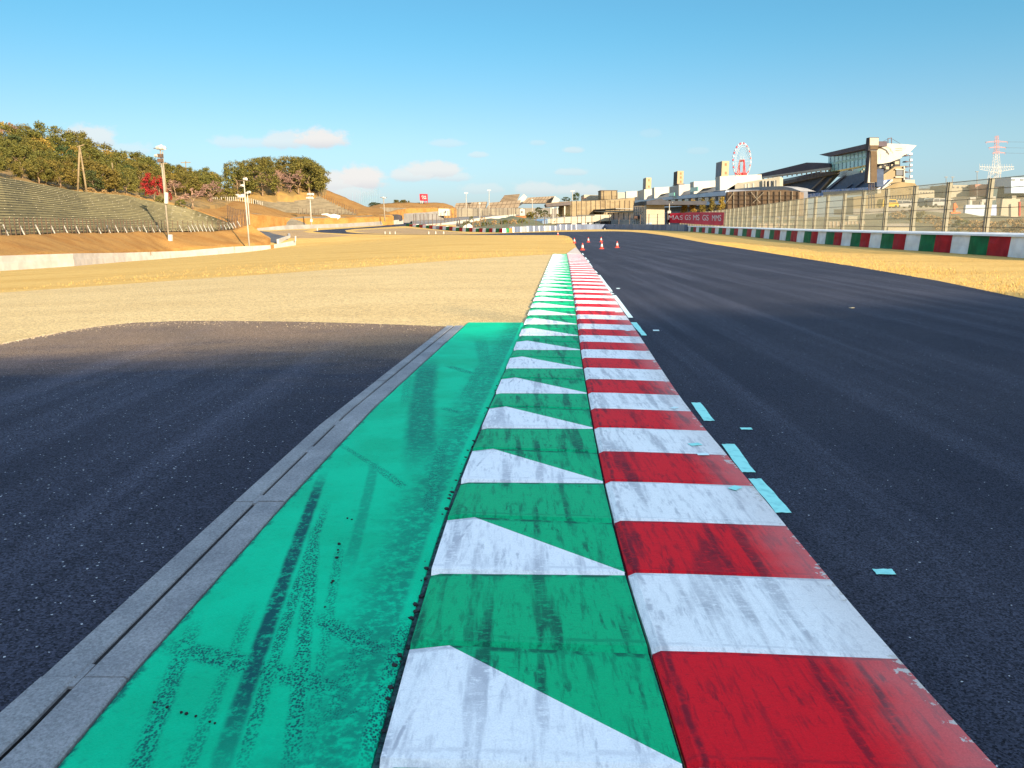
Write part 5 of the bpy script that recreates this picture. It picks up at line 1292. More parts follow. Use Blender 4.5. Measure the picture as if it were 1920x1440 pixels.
mb = MB(); P1.slab(mb, [(1017, 414), (1029, 410.5), (1029, 419), (1017, 421)], 5); mb.build('blue_lean_to', M_glass, gb)
p = P1.pt(1038.5, 414.2, .05); mb = MB(); mb.tube(p, p + Vector((0, .08, 0)), .5, .5, 18); mb.build('roundel', pmat('sign_red', (.7, .08, .05), (.65, .07, .05), 2), gb)
p2 = P1.pt(1038.2, 413.2, .12); mb = MB(); mb.tube(p2, p2 + Vector((0, .06, 0)), .32, .32, 14); mb.build('roundel_inner', M_creamd, gb)
cb = thing('curved_roof_building', at(1212, 430, 225), 'building with a dark curved roof, shaded glass front and bright cream end', 'building')
PL = Plane(1186, 262, 1212, 222); PR = CY(219)
mb = MB(); PR.slab(mb, [(1212, 383.5), (1240, 381.5), (1246, 382.5), (1246, 432), (1212, 432)], 3); mb.build('cream_end', M_cream, cb)
mb = MB(); PL.slab(mb, [(1187, 386.5), (1212, 384), (1211.5, 432), (1187, 432)], 1.5, .3); mb.build('glass_front', M_glass, cb)
mb = MB(); Plane(1187, 264, 1213, 220).slab(mb, [(1187, 386.5), (1188.5, 383), (1193, 380), (1200, 378), (1212.5, 377), (1212.5, 384)], 16, .6)
PR.slab(mb, [(1211, 377.2), (1240, 372), (1248, 376), (1250, 381.3), (1212, 384)], 13, .4); mb.build('curved_roof', pmat('roof_slate', (.045, .045, .055), (.035, .035, .04), .6), cb)
for k in range(6):
    mb = MB(); x = 1188.5 + k * 4; PL.rect(mb, x, 388, x + .5, 421, .1, .45); mb.build('mullion', MATS['pole_white'], cb)
mb = MB(); PL.rect(mb, 1187, 397, 1212, 397.8, .1, .47); PL.rect(mb, 1187, 420, 1212, 421, .1, .47); mb.build('floor_band', M_creamd, cb)
ax = thing('glass_annex', at(1165, 430, 262), 'blue-grey glass annex with a bright slatted canopy left of the curved roof', 'building')
PA = Plane(1139, 285, 1187, 258)
mb = MB(); PA.slab(mb, [(1139, 399.5), (1187, 396.5), (1187, 431), (1137, 431)], 8); mb.build('glass_front', M_glass, ax)
for k in range(5):
    mb = MB(); x = 1140 + k * 9.5; PA.rect(mb, x, 399, x + .8, 421, .12, .12); mb.build('mullion', M_grey, ax)
mb = MB(); PA.slab(mb, [(1110, 393), (1154, 390.5), (1155, 391.8), (1110, 394.5)], 6, 1); PA.slab(mb, [(1110, 396), (1186, 394.5), (1186, 396.5), (1146, 398), (1110, 397.2)], 6, 1.2); mb.build('canopy', M_cream, ax)
mb = MB(); PA.rect(mb, 1138, 412, 1187, 421, .2, .2); mb.build('lower_panels', pmat('panel_grey', (.33, .33, .32), (.25, .26, .27), .4), ax)
sg = thing('hanging_sign', PL.pt(1192, 408, 1), 'small orange lit sign on the glass front below the curved roof', 'sign')
mb = MB(); PL.rect(mb, 1188, 404, 1196, 411, .3, .9); mb.build('dark_frame', M_dark, sg); mb = MB(); PL.rect(mb, 1189, 405, 1195, 410, .06, 1.0); mb.build('orange_face', pmat('sign_orange', (.8, .32, .16), (.75, .3, .15), 2), sg)
b, t = at(1255, 402, 205), at(1255, 380, 205); root = thing('street_lamp', at(1255, 431, 205), 'white street lamp with a short arm beside the red banner', 'street lamp')
MB().tube(at(1255, 431, 205), t, .13, .09, 8).build('pole', M_polew, root); MB().bar(t, at(1261.5, 379.2, 204), .16).build('arm', M_polew, root)
mb = MB(); CY(204).rect(mb, 1252, 395, 1258, 401.5, .5); mb.build('white_box', M_polew, root)

# billboard on the mound
bb = thing('red_billboard', at(795, 381, 276), 'red billboard with white script lettering on top of the brown mound', 'billboard'); c = CY(276)
mb = MB(); c.slab(mb, [(786.5, 363.5), (801.5, 363.8), (802, 376.8), (787.3, 376.2)], .6); mb.build('red_panel', pmat('billboard_red', (.34, .010, .026), (.30, .009, .022), .8), bb)
for x in (788.5, 791.5, 796, 800.5):
    mb = MB(); c.rect(mb, x, 376, x + 1, 381.5, .4); mb.build('leg', M_creamd if x < 794 else pmat('leg_red', (.3, .02, .03), (.25, .02, .03), 2), bb)
text('lettering', 'Coca', c.pt(790, 369.4, .05), c.pt(798.2, 369.4, .05), 0.62, M_let, bb, Vector((0, -.06, 0)), .35)
text('lettering', 'Cola', c.pt(791.4, 373.2, .05), c.pt(798.8, 373.2, .05), 0.62, M_let, bb, Vector((0, -.06, 0)), .35)
# golf range net poles beyond the brown hill
gn = thing('driving_range_net', at(700, 390, 420), 'tall pale blue poles of a driving range net beyond the brown hill', 'net')
for x, y0 in [(648, 363), (660.5, 361), (669, 361), (673.5, 362), (677.5, 352), (681, 360), (684, 360), (687.5, 359), (691, 358.5), (694, 357.5), (697.5, 356), (702, 354), (706, 353.5), (710.5, 352)]:
    MB().tube(at(x, 392, 420), at(x, y0, 420), .13, .09, 5).build('net_pole', pmat('net_pole_blue', (.16, .26, .33), (.14, .23, .3), 2) if 'net_pole_blue' not in MATS else MATS['net_pole_blue'], gn)
ms = MB(); q = [at(x, y, 420.2) for x, y in [(677.5, 362), (710.5, 354), (710.5, 388), (677.5, 388)]]; ms.add(q, [(0, 1, 2, 3)]); ms.build('net', meshmat('net_mesh', (.2, .32, .4), .10, .3), gn)
rr = random.Random(4)
for i in range(9):
    px_tree('conif2', 741 + i * 3.1 + rr.uniform(-1, 1), 381.5, 375 + rr.uniform(-1.5, 1.5), 300, 'tiny dark conifer on the horizon behind the brown mound', 'tree', 'tiny conifers on the horizon', 2.2)
for i in range(5):
    px_tree('dark%d' % (i % 2), 695 + i * 4, 388, 379 + rr.uniform(-1, 2), 290, 'small dark tree left of the brown mound', 'tree', 'small dark trees by the mound', 1.3)

# ---------------------------------------------------------------- traffic cones and marker posts on the infield
def cone(p):
    root = thing('traffic_cone', p, '', 'cone', 'traffic cones on the track'); s = .46
    MB().box((p.x, p.y, .012), (.34, .34, .024)).build('base', MATS['cone_orange'], root)
    for z0, z1, m_, nm in ((.024, .17, 'cone_orange', 'body'), (.17, .34, 'cone_white', 'reflective_band'), (.34, .46, 'cone_orange', 'tip')):
        f_ = lambda z: .118 - (z / s) * .092
        mb = MB(); r0, r1 = f_(z0), f_(z1); mb.tube((p.x, p.y, z0), (p.x, p.y, z1), r0 + (.003 if nm == 'reflective_band' else 0), r1 + (.003 if nm == 'reflective_band' else 0), 14); mb.build(nm, MATS[m_], root)
    return root
pmat('cone_orange', (.55, .04, .018), (.48, .034, .016), 6, rough=.5); pmat('cone_white', (.5, .48, .44), (.45, .43, .4), 6)
c0 = cone(Vector((0, 0, 0))); first = True
for px, py, lab in [(1092, 469, 'traffic cone nearest to the end of the striped kerb'), (1128, 466.8, 'traffic cone in the middle of the track, nearer of two in line'), (1157, 464.5, 'traffic cone farthest out on the track to the right'),
                    (1076.8, 456, 'traffic cone on the grass edge beyond the kerb end'), (1103, 454.2, 'traffic cone alone between the grass edge and the middle pair'), (1127, 453.6, 'traffic cone in the middle of the track, farther of two in line'), (1046, 440.6, 'tiny far traffic cone at the corner of the dry grass')]:
    o = c0 if first else copy_tree(c0); first = False; p = gp(px, py); o.location = (p.x, p.y, p.z + .004); o.scale = (.88, .88, .88); o['label'] = lab
rr = random.Random(12)
for px, py in [(595, 432.3), (722, 438.7), (731, 438.8), (741, 438.9), (804, 438.9), (817, 438.8), (832, 438.6), (1023, 433.5), (1051, 432), (1134, 431)]:
    p = gp(px, py); o = MB().tube(p, p + Vector((0, 0, .42)), .09, .08, 8).tube(p + Vector((0, 0, .42)), p + Vector((0, 0, .46)), .08, .03, 8).build('marker_post', M_plate, origin=p)
    tag(o, {595: 'small white marker post at the left tip of the far hairpin', 1023: 'small white marker post before the pale end of the slate barrier', 1051: 'small white marker post below the roundel sign', 1134: 'small white marker post in front of the middle of the slate barrier'}.get(px, 'small white marker post on the infield beside the far thin strip of track'), 'marker', 'white marker posts')
# ================================================================ right: pit building, towers, grandstand, wheel, pylon, paddock
M_facade = pmat('facade_blue', (.42, .50, .60), (.36, .44, .54), .15)
M_dwin = pmat('window_dark', (.055, .065, .085), (.035, .04, .055), .3, rough=.2, spec=.5)
pb = thing('pit_building', at(1300, 432, 320), 'long pit building with pale blue balcony bands and a row of bright white roof blocks', 'building')
PF = Plane(1190, 470, 1361, 245)
mb = MB(); PF.slab(mb, [(1190, 378), (1241, 371), (1361, 356), (1361, 434), (1190, 434)], 25); mb.build('body', pmat('pit_body', (.13, .14, .17), (.09, .10, .13), .12), pb)
for nm, q, off in (('upper_balcony', [(1190, 376), (1241, 370.5), (1360.5, 358), (1360.5, 366.3), (1241, 375.3), (1190, 380)], 1.6), ('lower_balcony', [(1241, 384), (1360.5, 375.8), (1360.5, 382.5), (1241, 389.5)], 1.4)):
    mb = MB(); PF.slab(mb, q, 1.0, off); mb.build(nm, M_facade, pb)
for k in range(9):
    x = 1246 + k * 12.6; f0 = (x - 1241) / 120; y0, y1 = 375.8 - 9 * f0, 383.6 - 8 * f0
    mb = MB(); PF.slab(mb, [(x, y0 + .4), (x + 7, y0 - .2), (x + 7, y1 - .4), (x, y1)], .3, .15); mb.build('window', M_dwin, pb)
    mb = MB(); PF.slab(mb, [(x + 7.6, y0 - .1), (x + 11.6, y0 - .4), (x + 11.6, y1 - .7), (x + 7.6, y1 - .4)], .3, .12); mb.build('wall_panel', M_grey, pb)
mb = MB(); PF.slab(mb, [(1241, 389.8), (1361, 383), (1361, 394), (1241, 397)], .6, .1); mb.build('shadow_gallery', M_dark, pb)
M_roofw = pmat('roof_white', (.40, .375, .325), (.35, .325, .28), .2)
BL_ = [(1172, 1174, 1196, 359, 374, 480), (1195, 1208, 1224, 355, 376, 440), (1222.5, 1227, 1256, 351.5, 374, 410), (1255, 1273, 1295, 346.5, 368, 360), (1294, 1301, 1343, 340.5, 365, 315), (1341.5, 1350, 1428, 330.5, 362, 268)]
for xl_, xm, xr, yt, yb, Y in BL_:
    mb = MB(); D = Y * ((xm - 960) / (xl_ - 960) - 1); C = at(xm, yt, Y)
    # end wall down to the terrace, long parapet whose underside rises to the right
    c = CY(Y)
    c.slab(mb, [(xm, yt), (xr, yt - (xr - xm) * .045), (xr, yt + 9.5), (xm + (xr - xm) * .42, yt + 13), (xm + 2, yb), (xm, yb)], D); mb.build('roof_block', M_roofw, pb)
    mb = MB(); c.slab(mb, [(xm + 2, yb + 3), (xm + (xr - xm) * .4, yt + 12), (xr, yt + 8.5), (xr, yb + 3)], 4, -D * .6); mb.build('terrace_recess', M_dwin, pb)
mb = MB(); PF.slab(mb, [(1254, 362), (1264, 361), (1264, 367), (1254, 367.5)], .3, 3); PF.slab(mb, [(1294, 352), (1308, 350), (1308, 358), (1294, 360)], .3, 3); mb.build('green_glass_screen', pmat('green_glass', (.10, .30, .22), (.08, .26, .2), .5, rough=.2), pb)
M_tower = pmat('tower_tan', (.32, .25, .155), (.28, .22, .135), .3)
M_towers = pmat('tower_vent', (.24, .13, .06), (.2, .11, .05), 1)
for i, (xl_, xm, xr, yt, yb, Y, lab, scr) in enumerate([(1206, 1211.5, 1221.5, 333, 354.5, 445, 'smallest of three square rooftop towers on the pit building', 0), (1263.5, 1270.5, 1282, 320.5, 344.5, 365, 'rooftop tower with a black screen on its left face', 1), (1343, 1354, 1367.3, 302, 330.5, 275, 'tallest square rooftop tower, just left of the ferris wheel', 0)]):
    root = thing('roof_tower', at(xm, yb, Y), lab, 'tower', 'square towers on the pit roof'); mb = MB(); pbox(mb, xl_, xm, xr, yt, yb, Y); mb.build('shaft', M_tower, root)
    mb = MB(); pbox(mb, xl_ - 2, xm, xr + 1.5, yb, yb + 1.6, Y - 1); mb.build('base_slab', MATS['roof_dark'], root)
    D = Y * ((xm - 960) / (xl_ - 960) - 1); C = at(xm, yt, Y); zb = at(xm, yb, Y).z; H = C.z - zb
    mb = MB(); mb.hexa([(C.x - .12, C.y + .06 * D, zb + .03 * H), (C.x + .1, C.y + .06 * D, zb + .03 * H), (C.x + .1, C.y + .94 * D, zb + .03 * H), (C.x - .12, C.y + .94 * D, zb + .03 * H)], [(C.x - .12, C.y + .06 * D, zb + .95 * H), (C.x + .1, C.y + .06 * D, zb + .95 * H), (C.x + .1, C.y + .94 * D, zb + .95 * H), (C.x - .12, C.y + .94 * D, zb + .95 * H)])
    mb.build('screen' if scr else 'shaded_side', M_dark if scr else pmat('side_shade_grey', (.2, .21, .23), (.17, .18, .2), .5) if 'side_shade_grey' not in MATS else MATS['side_shade_grey'], root)  # without a screen, a grey sheet paints the shade of the left face
    c = CY(Y); w = xr - xm
    for f_ in ((.22, .78) if not scr else (.2, .5, .84)):
        mb = MB(); y = yt + (yb - yt) * f_; c.rect(mb, xm + w * .42, y - (yb - yt) * .085, xm + w * .66, y + (yb - yt) * .085, .15, .1); mb.build('vent', M_towers, root)
M_roofd = pmat('roof_plum', (.085, .065, .075), (.065, .05, .06), .3)
# conifers on the terrace in front of the pit building
for i, (x, yt, yb, k) in enumerate([(1282, 375, 401, 'conif'), (1298.5, 372, 400, 'conif'), (1315.5, 370.5, 398, 'conif2'), (1334, 369.5, 396, 'conif2'), (1352, 367.5, 393, 'conif')]):
    px_tree(k, x, yb + 8, yt, 225, ['first narrow yellowish conifer above the red banner', 'second narrow yellowish conifer above the red banner', 'first narrow green conifer above the red banner', 'second narrow green conifer above the red banner', 'narrow conifer at the right end of the pit building'][i], 'tree', 'narrow conifers in front of the pit building', 1.15)
# brown scaffold screen and concourse awning
ss = thing('scaffold_screen', at(1430, 390, 235), 'brown see-through scaffold screen under the pale curved awning', 'scaffold'); c = Plane(1361, 238, 1500, 225)
mb = MB(); c.slab(mb, [(1361, 360), (1415, 357), (1470, 356), (1499, 360), (1499, 405), (1361, 405)], 4); mb.build('screen', screenmat('screen_brown', (.15, .10, .06), (.085, .058, .04)), ss)
for x in list(range(1364, 1500, 11)):
    mb = MB(); c.rect(mb, x, 358.5, x + .9, 404, .15, .25); mb.build('upright', MATS['pole_concrete'] if x % 2 else M_tand, ss)
for y in (366, 374, 382):
    mb = MB(); c.rect(mb, 1361, y, 1499, y + .6, .12, .28); mb.build('ledger', M_tand, ss)
for (xa, ya, xb, yb) in ((1408, 360, 1425, 380), (1375, 362, 1362, 380), (1412, 380, 1432, 361)):
    MB().bar(c.pt(xa, ya, .4), c.pt(xb, yb, .4), .15).build('diagonal_brace', MATS['pole_concrete'], ss)
aw = thing('concourse_awning', at(1420, 357, 245), 'pale grey curved awning roof over the brown scaffold screen', 'awning'); mb = MB(); c = Plane(1345, 262, 1500, 236)
c.slab(mb, [(1326, 360), (1345, 356.5), (1360, 358.5), (1380, 354), (1420, 350.5), (1465, 349), (1482, 352), (1499, 358), (1440, 357), (1400, 357.5), (1361, 363), (1330, 364)], 8); mb.build('awning_sheet', pmat('awning_grey', (.30, .28, .26), (.25, .235, .22), .3), aw)
cw = thing('concourse_hall', at(1420, 352, 262), 'cream concourse hall with columns between the pit roof and the main stand', 'building'); c = Plane(1378, 268, 1462, 262)
mb = MB(); c.slab(mb, [(1378, 345), (1462, 331), (1462, 356), (1378, 358)], 10); mb.build('walls', M_cream, cw)
for x in (1396, 1402, 1411, 1438, 1445, 1453):
    mb = MB(); c.rect(mb, x, 345 - (x - 1396) * .12, x + 2.6, 353, .2, .15); mb.build('opening', M_dwin if x > 1420 else M_creamd, cw)
for x in (1430, 1436, 1443, 1452):
    mb = MB(); c.rect(mb, x, 338, x + 1.2, 354, .5, .8); mb.build('column', M_creamd, cw)
# the far roofed half of the main stand
fs_ = thing('roofed_stand', at(1500, 400, 320), 'far half of the main grandstand with a dark plum roof over dark blue seats', 'grandstand')
c = Plane(1410, 420, 1556, 338)
mb = MB(); c.slab(mb, [(1414, 328.5), (1512.5, 304.7), (1556, 306.5), (1556, 315), (1427, 333)], 5, 6); mb.build('roof', M_roofd, fs_)
mb = MB(); c.slab(mb, [(1397, 337), (1427, 331.5), (1556, 313.5), (1556, 318), (1470, 328), (1427, 334.5), (1400, 340)], 1.0, 8); mb.build('roof_edge', M_roofw, fs_)
for k in range(14):
    x = 1430 + k * 9; mb = MB(); c.rect(mb, x, 333.5 - (x - 1427) * .125, x + 1.2, 337.5 - (x - 1427) * .125, .3, 6); mb.build('truss_strut', M_roofw, fs_)
M_seatb = pmat('seat_navy', (.035, .055, .10), (.022, .036, .07), .35, st=(1, 1, 2.5), rough=.6)
M_seatl = pmat('seat_blue', (.12, .20, .42), (.42, .44, .5), .8, lo=.45, hi=.55)
M_seatu = pmat('seat_upper', (.12, .12, .13), (.08, .08, .1), .5)
mb = MB(); c.slab(mb, [(1462, 345), (1567, 325), (1556, 337), (1542, 352), (1530, 368), (1497, 369)], 2, 2); mb.build('lower_seats', M_seatb, fs_)
mb = MB(); c.slab(mb, [(1440, 346), (1480, 338), (1550, 322), (1569, 321), (1567, 325.5), (1470, 345.5), (1462, 350)], 1.5, 4); mb.build('upper_balcony', M_seatu, fs_)
mb = MB(); c.slab(mb, [(1440, 342), (1538, 321.5), (1532, 366), (1440, 372)], 2, -6); mb.build('dark_rear', M_dwin, fs_)
mb = MB(); c.slab(mb, [(1500, 366), (1538, 361), (1538, 369), (1500, 373)], 3, 4); mb.build('front_seats', M_seatl, fs_)
for (xa, ya, xb, yb) in ((1545, 331, 1515, 360), (1556, 334, 1528, 366)):
    mb = MB(); c.slab(mb, [(xa, ya), (xa + 3, ya), (xb + 3, yb), (xb, yb)], .4, 3); mb.build('stairway', M_grey, fs_)
# near half: glass box, cream end, seats
ms_ = thing('main_grandstand', at(1640, 400, 255), 'main grandstand with a teal glass front, wedge-shaped cream end and navy seats', 'grandstand')
G1 = Plane(1552, 330, 1646, 258); E1 = CY(256.5)
M_teal = pmat('teal_glass', (.27, .56, .55), (.22, .48, .48), .4, st=(1, 1, .2), rough=.25, spec=.5)
mb = MB(); G1.slab(mb, [(1552.8, 293.4), (1646, 274), (1646, 305), (1552.8, 322.6)], 4); mb.build('glass_front', M_teal, ms_)
mb = MB(); G1.slab(mb, [(1552.8, 306), (1646, 288), (1646, 292), (1552.8, 310)], .2, .15); mb.build('glass_band', pmat('teal_pale', (.48, .78, .74), (.44, .72, .68), .4), ms_)
for k in range(11):
    x = 1556 + k * 7.4; f_ = (x - 1552.8) / 93.2; mb = MB(); G1.slab(mb, [(x, 293.2 - 19.4 * f_), (x + .5, 293.1 - 19.4 * f_), (x + .5, 322.4 - 17.6 * f_), (x, 322.5 - 17.6 * f_)], .1, .2); mb.build('mullion', MATS['shade_glass'], ms_)
mb = MB(); G1.slab(mb, [(1535.5, 290), (1644, 265), (1644, 274.5), (1552.8, 293.6)], 3, 4); mb.build('roof', M_roofd, ms_)
mb = MB(); E1.slab(mb, [(1645, 268.6), (1690, 270), (1718.5, 272.6), (1702, 289), (1687.5, 297), (1670, 304), (1655, 307), (1645, 307.5)], 1.5, 0); mb.build('cream_end', M_creamd, ms_)
for q in ([(1650, 273), (1662, 274), (1670, 278), (1675, 286), (1674, 288), (1668, 280), (1660, 276), (1650, 275)], [(1686, 275.5), (1699, 275), (1699, 275.8), (1686, 276.3)], [(1686, 279), (1699, 278.5), (1699, 279.3), (1686, 279.8)], [(1651, 288), (1651.6, 288), (1651.6, 300), (1651, 300)], [(1669, 279), (1669.6, 279), (1669.6, 285), (1669, 285)]):
    mb = MB(); E1.slab(mb, q, .1, 1.2); mb.build('end_relief', M_cream, ms_)
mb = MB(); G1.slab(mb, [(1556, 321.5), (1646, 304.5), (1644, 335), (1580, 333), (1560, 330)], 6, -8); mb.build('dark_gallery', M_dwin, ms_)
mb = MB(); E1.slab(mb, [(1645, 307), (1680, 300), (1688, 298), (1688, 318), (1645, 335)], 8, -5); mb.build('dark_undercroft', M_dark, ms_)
for (x, y, w, h) in ((1590, 318.5, 8, 1.6), (1612, 320, 3.5, 4), (1649, 311, 4, 4), (1658, 309.5, 3, 1.2), (1661, 312, 6, 5.5), (1671, 308, 3.5, 6), (1678, 302, 8, 6), (1617, 316, 2, 3)):
    mb = MB(); (G1 if x < 1640 else E1).rect(mb, x, y, x + w, y + h, .3, -3.5); mb.build('gallery_opening', M_cream, ms_)
mb = MB(); G1.slab(mb, [(1575, 333), (1644, 317), (1644, 350), (1610, 357), (1542, 359)], 2, 4); mb.build('navy_seats', M_seatb, ms_)
for (xa, ya, xb, yb) in ((1582, 329, 1548, 358), (1616, 340, 1600, 352), (1594, 346, 1580, 356)):
    mb = MB(); G1.slab(mb, [(xa, ya), (xa + 3.5, ya - .6), (xb + 3, yb - .5), (xb, yb)], .4, 4.6); mb.build('stairway', MATS['seat_upper'], ms_)
mb = MB(); E1.slab(mb, [(1645, 335.5), (1678, 312.5), (1697, 311), (1697, 372), (1645, 372)], 1.5, 2); mb.build('sloping_end_wall', pmat('tan_end_wall', (.23, .175, .10), (.2, .15, .085), .3), ms_)
mb = MB(); E1.slab(mb, [(1680.5, 318.5), (1694.5, 318.5), (1694.5, 329), (1680.5, 329)], .2, 2.3); mb.build('window', M_dwin, ms_)
for q in ((1679, 316.5, 1696, 318.4), (1679, 331, 1696, 333), (1694.6, 312, 1696.6, 345)):
    mb = MB(); E1.rect(mb, *q, .5, 2.6); mb.build('window_surround', M_creamd, ms_)
mb = MB(); E1.slab(mb, [(1640, 348), (1640, 341), (1672, 336), (1674, 339), (1656, 352), (1640, 361)], 3, 5); mb.build('sunlit_seats', M_seatl, ms_)
mb = MB(); G1.slab(mb, [(1540, 357), (1626, 351), (1626, 356), (1540, 361)], 3, 6); mb.build('front_seats', M_seatl, ms_)
for q in ([(1654, 353), (1672.5, 335.5), (1675, 337), (1657, 355)], [(1642, 361), (1670, 345), (1672, 347), (1645, 364)]):
    mb = MB(); E1.slab(mb, q, .5, 6); mb.build('pale_stair_edge', M_creamd, ms_)
mb = MB(); Plane(1542, 300, 1645, 245).slab(mb, [(1543.5, 360), (1645, 354.5), (1645, 362.5), (1543.5, 369)], 1, 10); mb.build('pale_front_wall', M_cream, ms_)
mb = MB(); E1.slab(mb, [(1640, 364), (1675, 345), (1690, 341), (1716, 344), (1722, 352), (1722, 400), (1600, 400), (1600, 370)], 5, 7); mb.build('earth_base', pmat('base_tan', (.2, .15, .078), (.16, .12, .06), .3), ms_)
for y in (290, 301.5, 311, 321, 332.5):
    mb = MB(); E1.slab(mb, [(1699, y), (1704, y + 1.2), (1711, y + .3), (1711, y + 1.3), (1703, y + 2.6), (1697, y + 2.4)], 2, 1); mb.build('stair_landing', M_roofd, ms_)
    mb = MB(); E1.rect(mb, 1705, y - 3.5, 1711, y + .2, .1, 1); mb.build('landing_rail', pmat('rail_grey', (.5, .52, .52), (.45, .46, .47), 1) if 'rail_grey' not in MATS else MATS['rail_grey'], ms_)
mb = MB(); E1.rect(mb, 1706.2, 290, 1706.9, 345, .15, 1.2); mb.build('stair_post', M_grey, ms_)
mb = MB(); E1.rect(mb, 1696.6, 337, 1715, 347, 3, 3); mb.build('ground_hut', M_cream, ms_)
for x in (1665, 1671.5):
    MB().bar(at(x, 269.5, 268), at(x, 259, 268), .22).build('roof_mast', M_roofd, ms_)
MB().bar(at(1665, 260, 268), at(1672, 258.5, 268), .25).build('mast_beam', M_roofd, ms_)
MB().bar(at(1665, 260.5, 268), at(1652, 267, 264), .08).build('stay_cable', M_dark, ms_); MB().bar(at(1671.5, 259.5, 268), at(1688, 269.5, 268), .08).build('stay_cable', M_dark, ms_)
# scoring tower
st_ = thing('scoring_tower', at(1634, 365, 215), 'tall slab scoring tower with a bright square head in front of the main grandstand', 'tower')
mb = MB(); pbox(mb, 1624.5, 1630.5, 1648, 257.5, 282, 215); mb.build('head', pmat('tower_dark', (.045, .04, .045), (.035, .03, .04), .5), st_)
c = CY(215)
mb = MB(); c.rect(mb, 1631, 258.5, 1647.4, 272.5, .2, .15); mb.build('bright_panel', pmat('panel_cream', (.36, .32, .235), (.33, .295, .21), 1), st_)
mb = MB(); c.rect(mb, 1631.5, 273.5, 1646.8, 280, .2, .15); mb.build('dark_panel', pmat('panel_brown', (.085, .055, .028), (.07, .045, .024), 1), st_)
mb = MB(); pbox(mb, 1626, 1631.6, 1645.2, 282, 342.5, 215.2); mb.build('shaft', M_creamd, st_)
mb = MB(); c.rect(mb, 1633, 283, 1644.4, 341.5, .15, .02); mb.build('score_board', MATS['panel_brown'], st_)
a = at(1631.6, 282, 215.2); zb = at(1631.6, 342.5, 215.2).z; D = 215 * ((1631.6 - 960) / (1626 - 960) - 1)
mb = MB(); mb.hexa([(a.x - .08, a.y, zb), (a.x + .1, a.y, zb), (a.x + .1, a.y + D, zb), (a.x - .08, a.y + D, zb)], [(a.x - .08, a.y, a.z), (a.x + .1, a.y, a.z), (a.x + .1, a.y + D, a.z), (a.x - .08, a.y + D, a.z)]); mb.build('dark_side', MATS['tower_dark'], st_)
for x in (1629, 1634, 1639):
    MB().bar(at(x, 342, 216), at(x, 400, 216), .22).build('leg', MATS['tower_dark'], st_)
for k in range(5):
    y = 343 + k * 6; MB().bar(at(1629, y, 216), at(1634, y + 6, 216), .12).bar(at(1634, y, 216), at(1639, y + 6, 216), .12).bar(at(1634, y, 216), at(1629, y + 6, 216), .12).bar(at(1639, y, 216), at(1634, y + 6, 216), .12).build('lattice_brace', MATS['tower_dark'], st_)

# ferris wheel
fw = thing('ferris_wheel', at(1391, 340, 640), 'tall white and red ferris wheel seen at an angle above the pit roof', 'ferris wheel')
ctr = at(1391, 301.5, 640); Rw = (301.5 - 270.5) / 1517 * 640; Rw *= 1.0
ang = math.asin(min(.99, 15.5 / 32)) + math.atan((1391 - 960) / F); ax_ = Vector((math.sin(ang), math.cos(ang), 0)); axn = Vector((ax_.y, -ax_.x, 0))
M_fw = pmat('wheel_white', (.45, .44, .43), (.38, .37, .36), .5); M_fr = pmat('wheel_red', (.40, .03, .032), (.33, .025, .026), .5); M_fg = pmat('wheel_grey', (.25, .27, .33), (.2, .22, .27), .5)
def wp(a_, r, o_=0): return ctr + ax_ * (math.cos(a_) * r) + Vector((0, 0, math.sin(a_) * r)) + axn * o_
for o_, nm in ((-1.2, 'near_rim'), (1.2, 'far_rim')):
    mb = MB()
    for k in range(48):
        a0, a1 = k * math.pi / 24, (k + 1) * math.pi / 24
        mb.bar(wp(a0, Rw * .97, o_), wp(a1, Rw * .97, o_), .18).bar(wp(a0, Rw * .84, o_), wp(a1, Rw * .84, o_), .12)
    mb.build(nm, M_fg if o_ < 0 else M_fw, fw)
mb = MB()
for k in range(24):
    a0 = k * math.pi / 12; mb.bar(ctr - axn * 1.2, wp(a0, Rw * .97, -1.2), .05).bar(ctr + axn * 1.2, wp(a0, Rw * .97, 1.2), .05)
mb.build('spokes', M_fw, fw)
MB().tube(ctr - axn * 2, ctr + axn * 2, .9, .9, 12).build('hub', M_fr, fw)
for k in range(30):
    a0 = k * math.pi / 15; p = wp(a0, Rw * 1.03); mb = MB(); mb.tube(p + Vector((0, 0, -.75)), p + Vector((0, 0, .35)), .55, .55, 8).tube(p + Vector((0, 0, .35)), p + Vector((0, 0, .75)), .55, .2, 8); mb.build('gondola', M_fr if (k % 2) else M_fw, fw)
for sgn in (-1, 1):
    for s2 in (-1, 1): MB().bar(ctr + axn * 2 * sgn, Vector((ctr.x, ctr.y, 0)) + axn * 5 * sgn + ax_ * 8 * s2, .7).build('support_leg', M_fr, fw)
mb = MB().box((ctr.x, ctr.y, ctr.z - Rw * .86), (8, 5, 4)); mb.build('station', M_fr, fw)
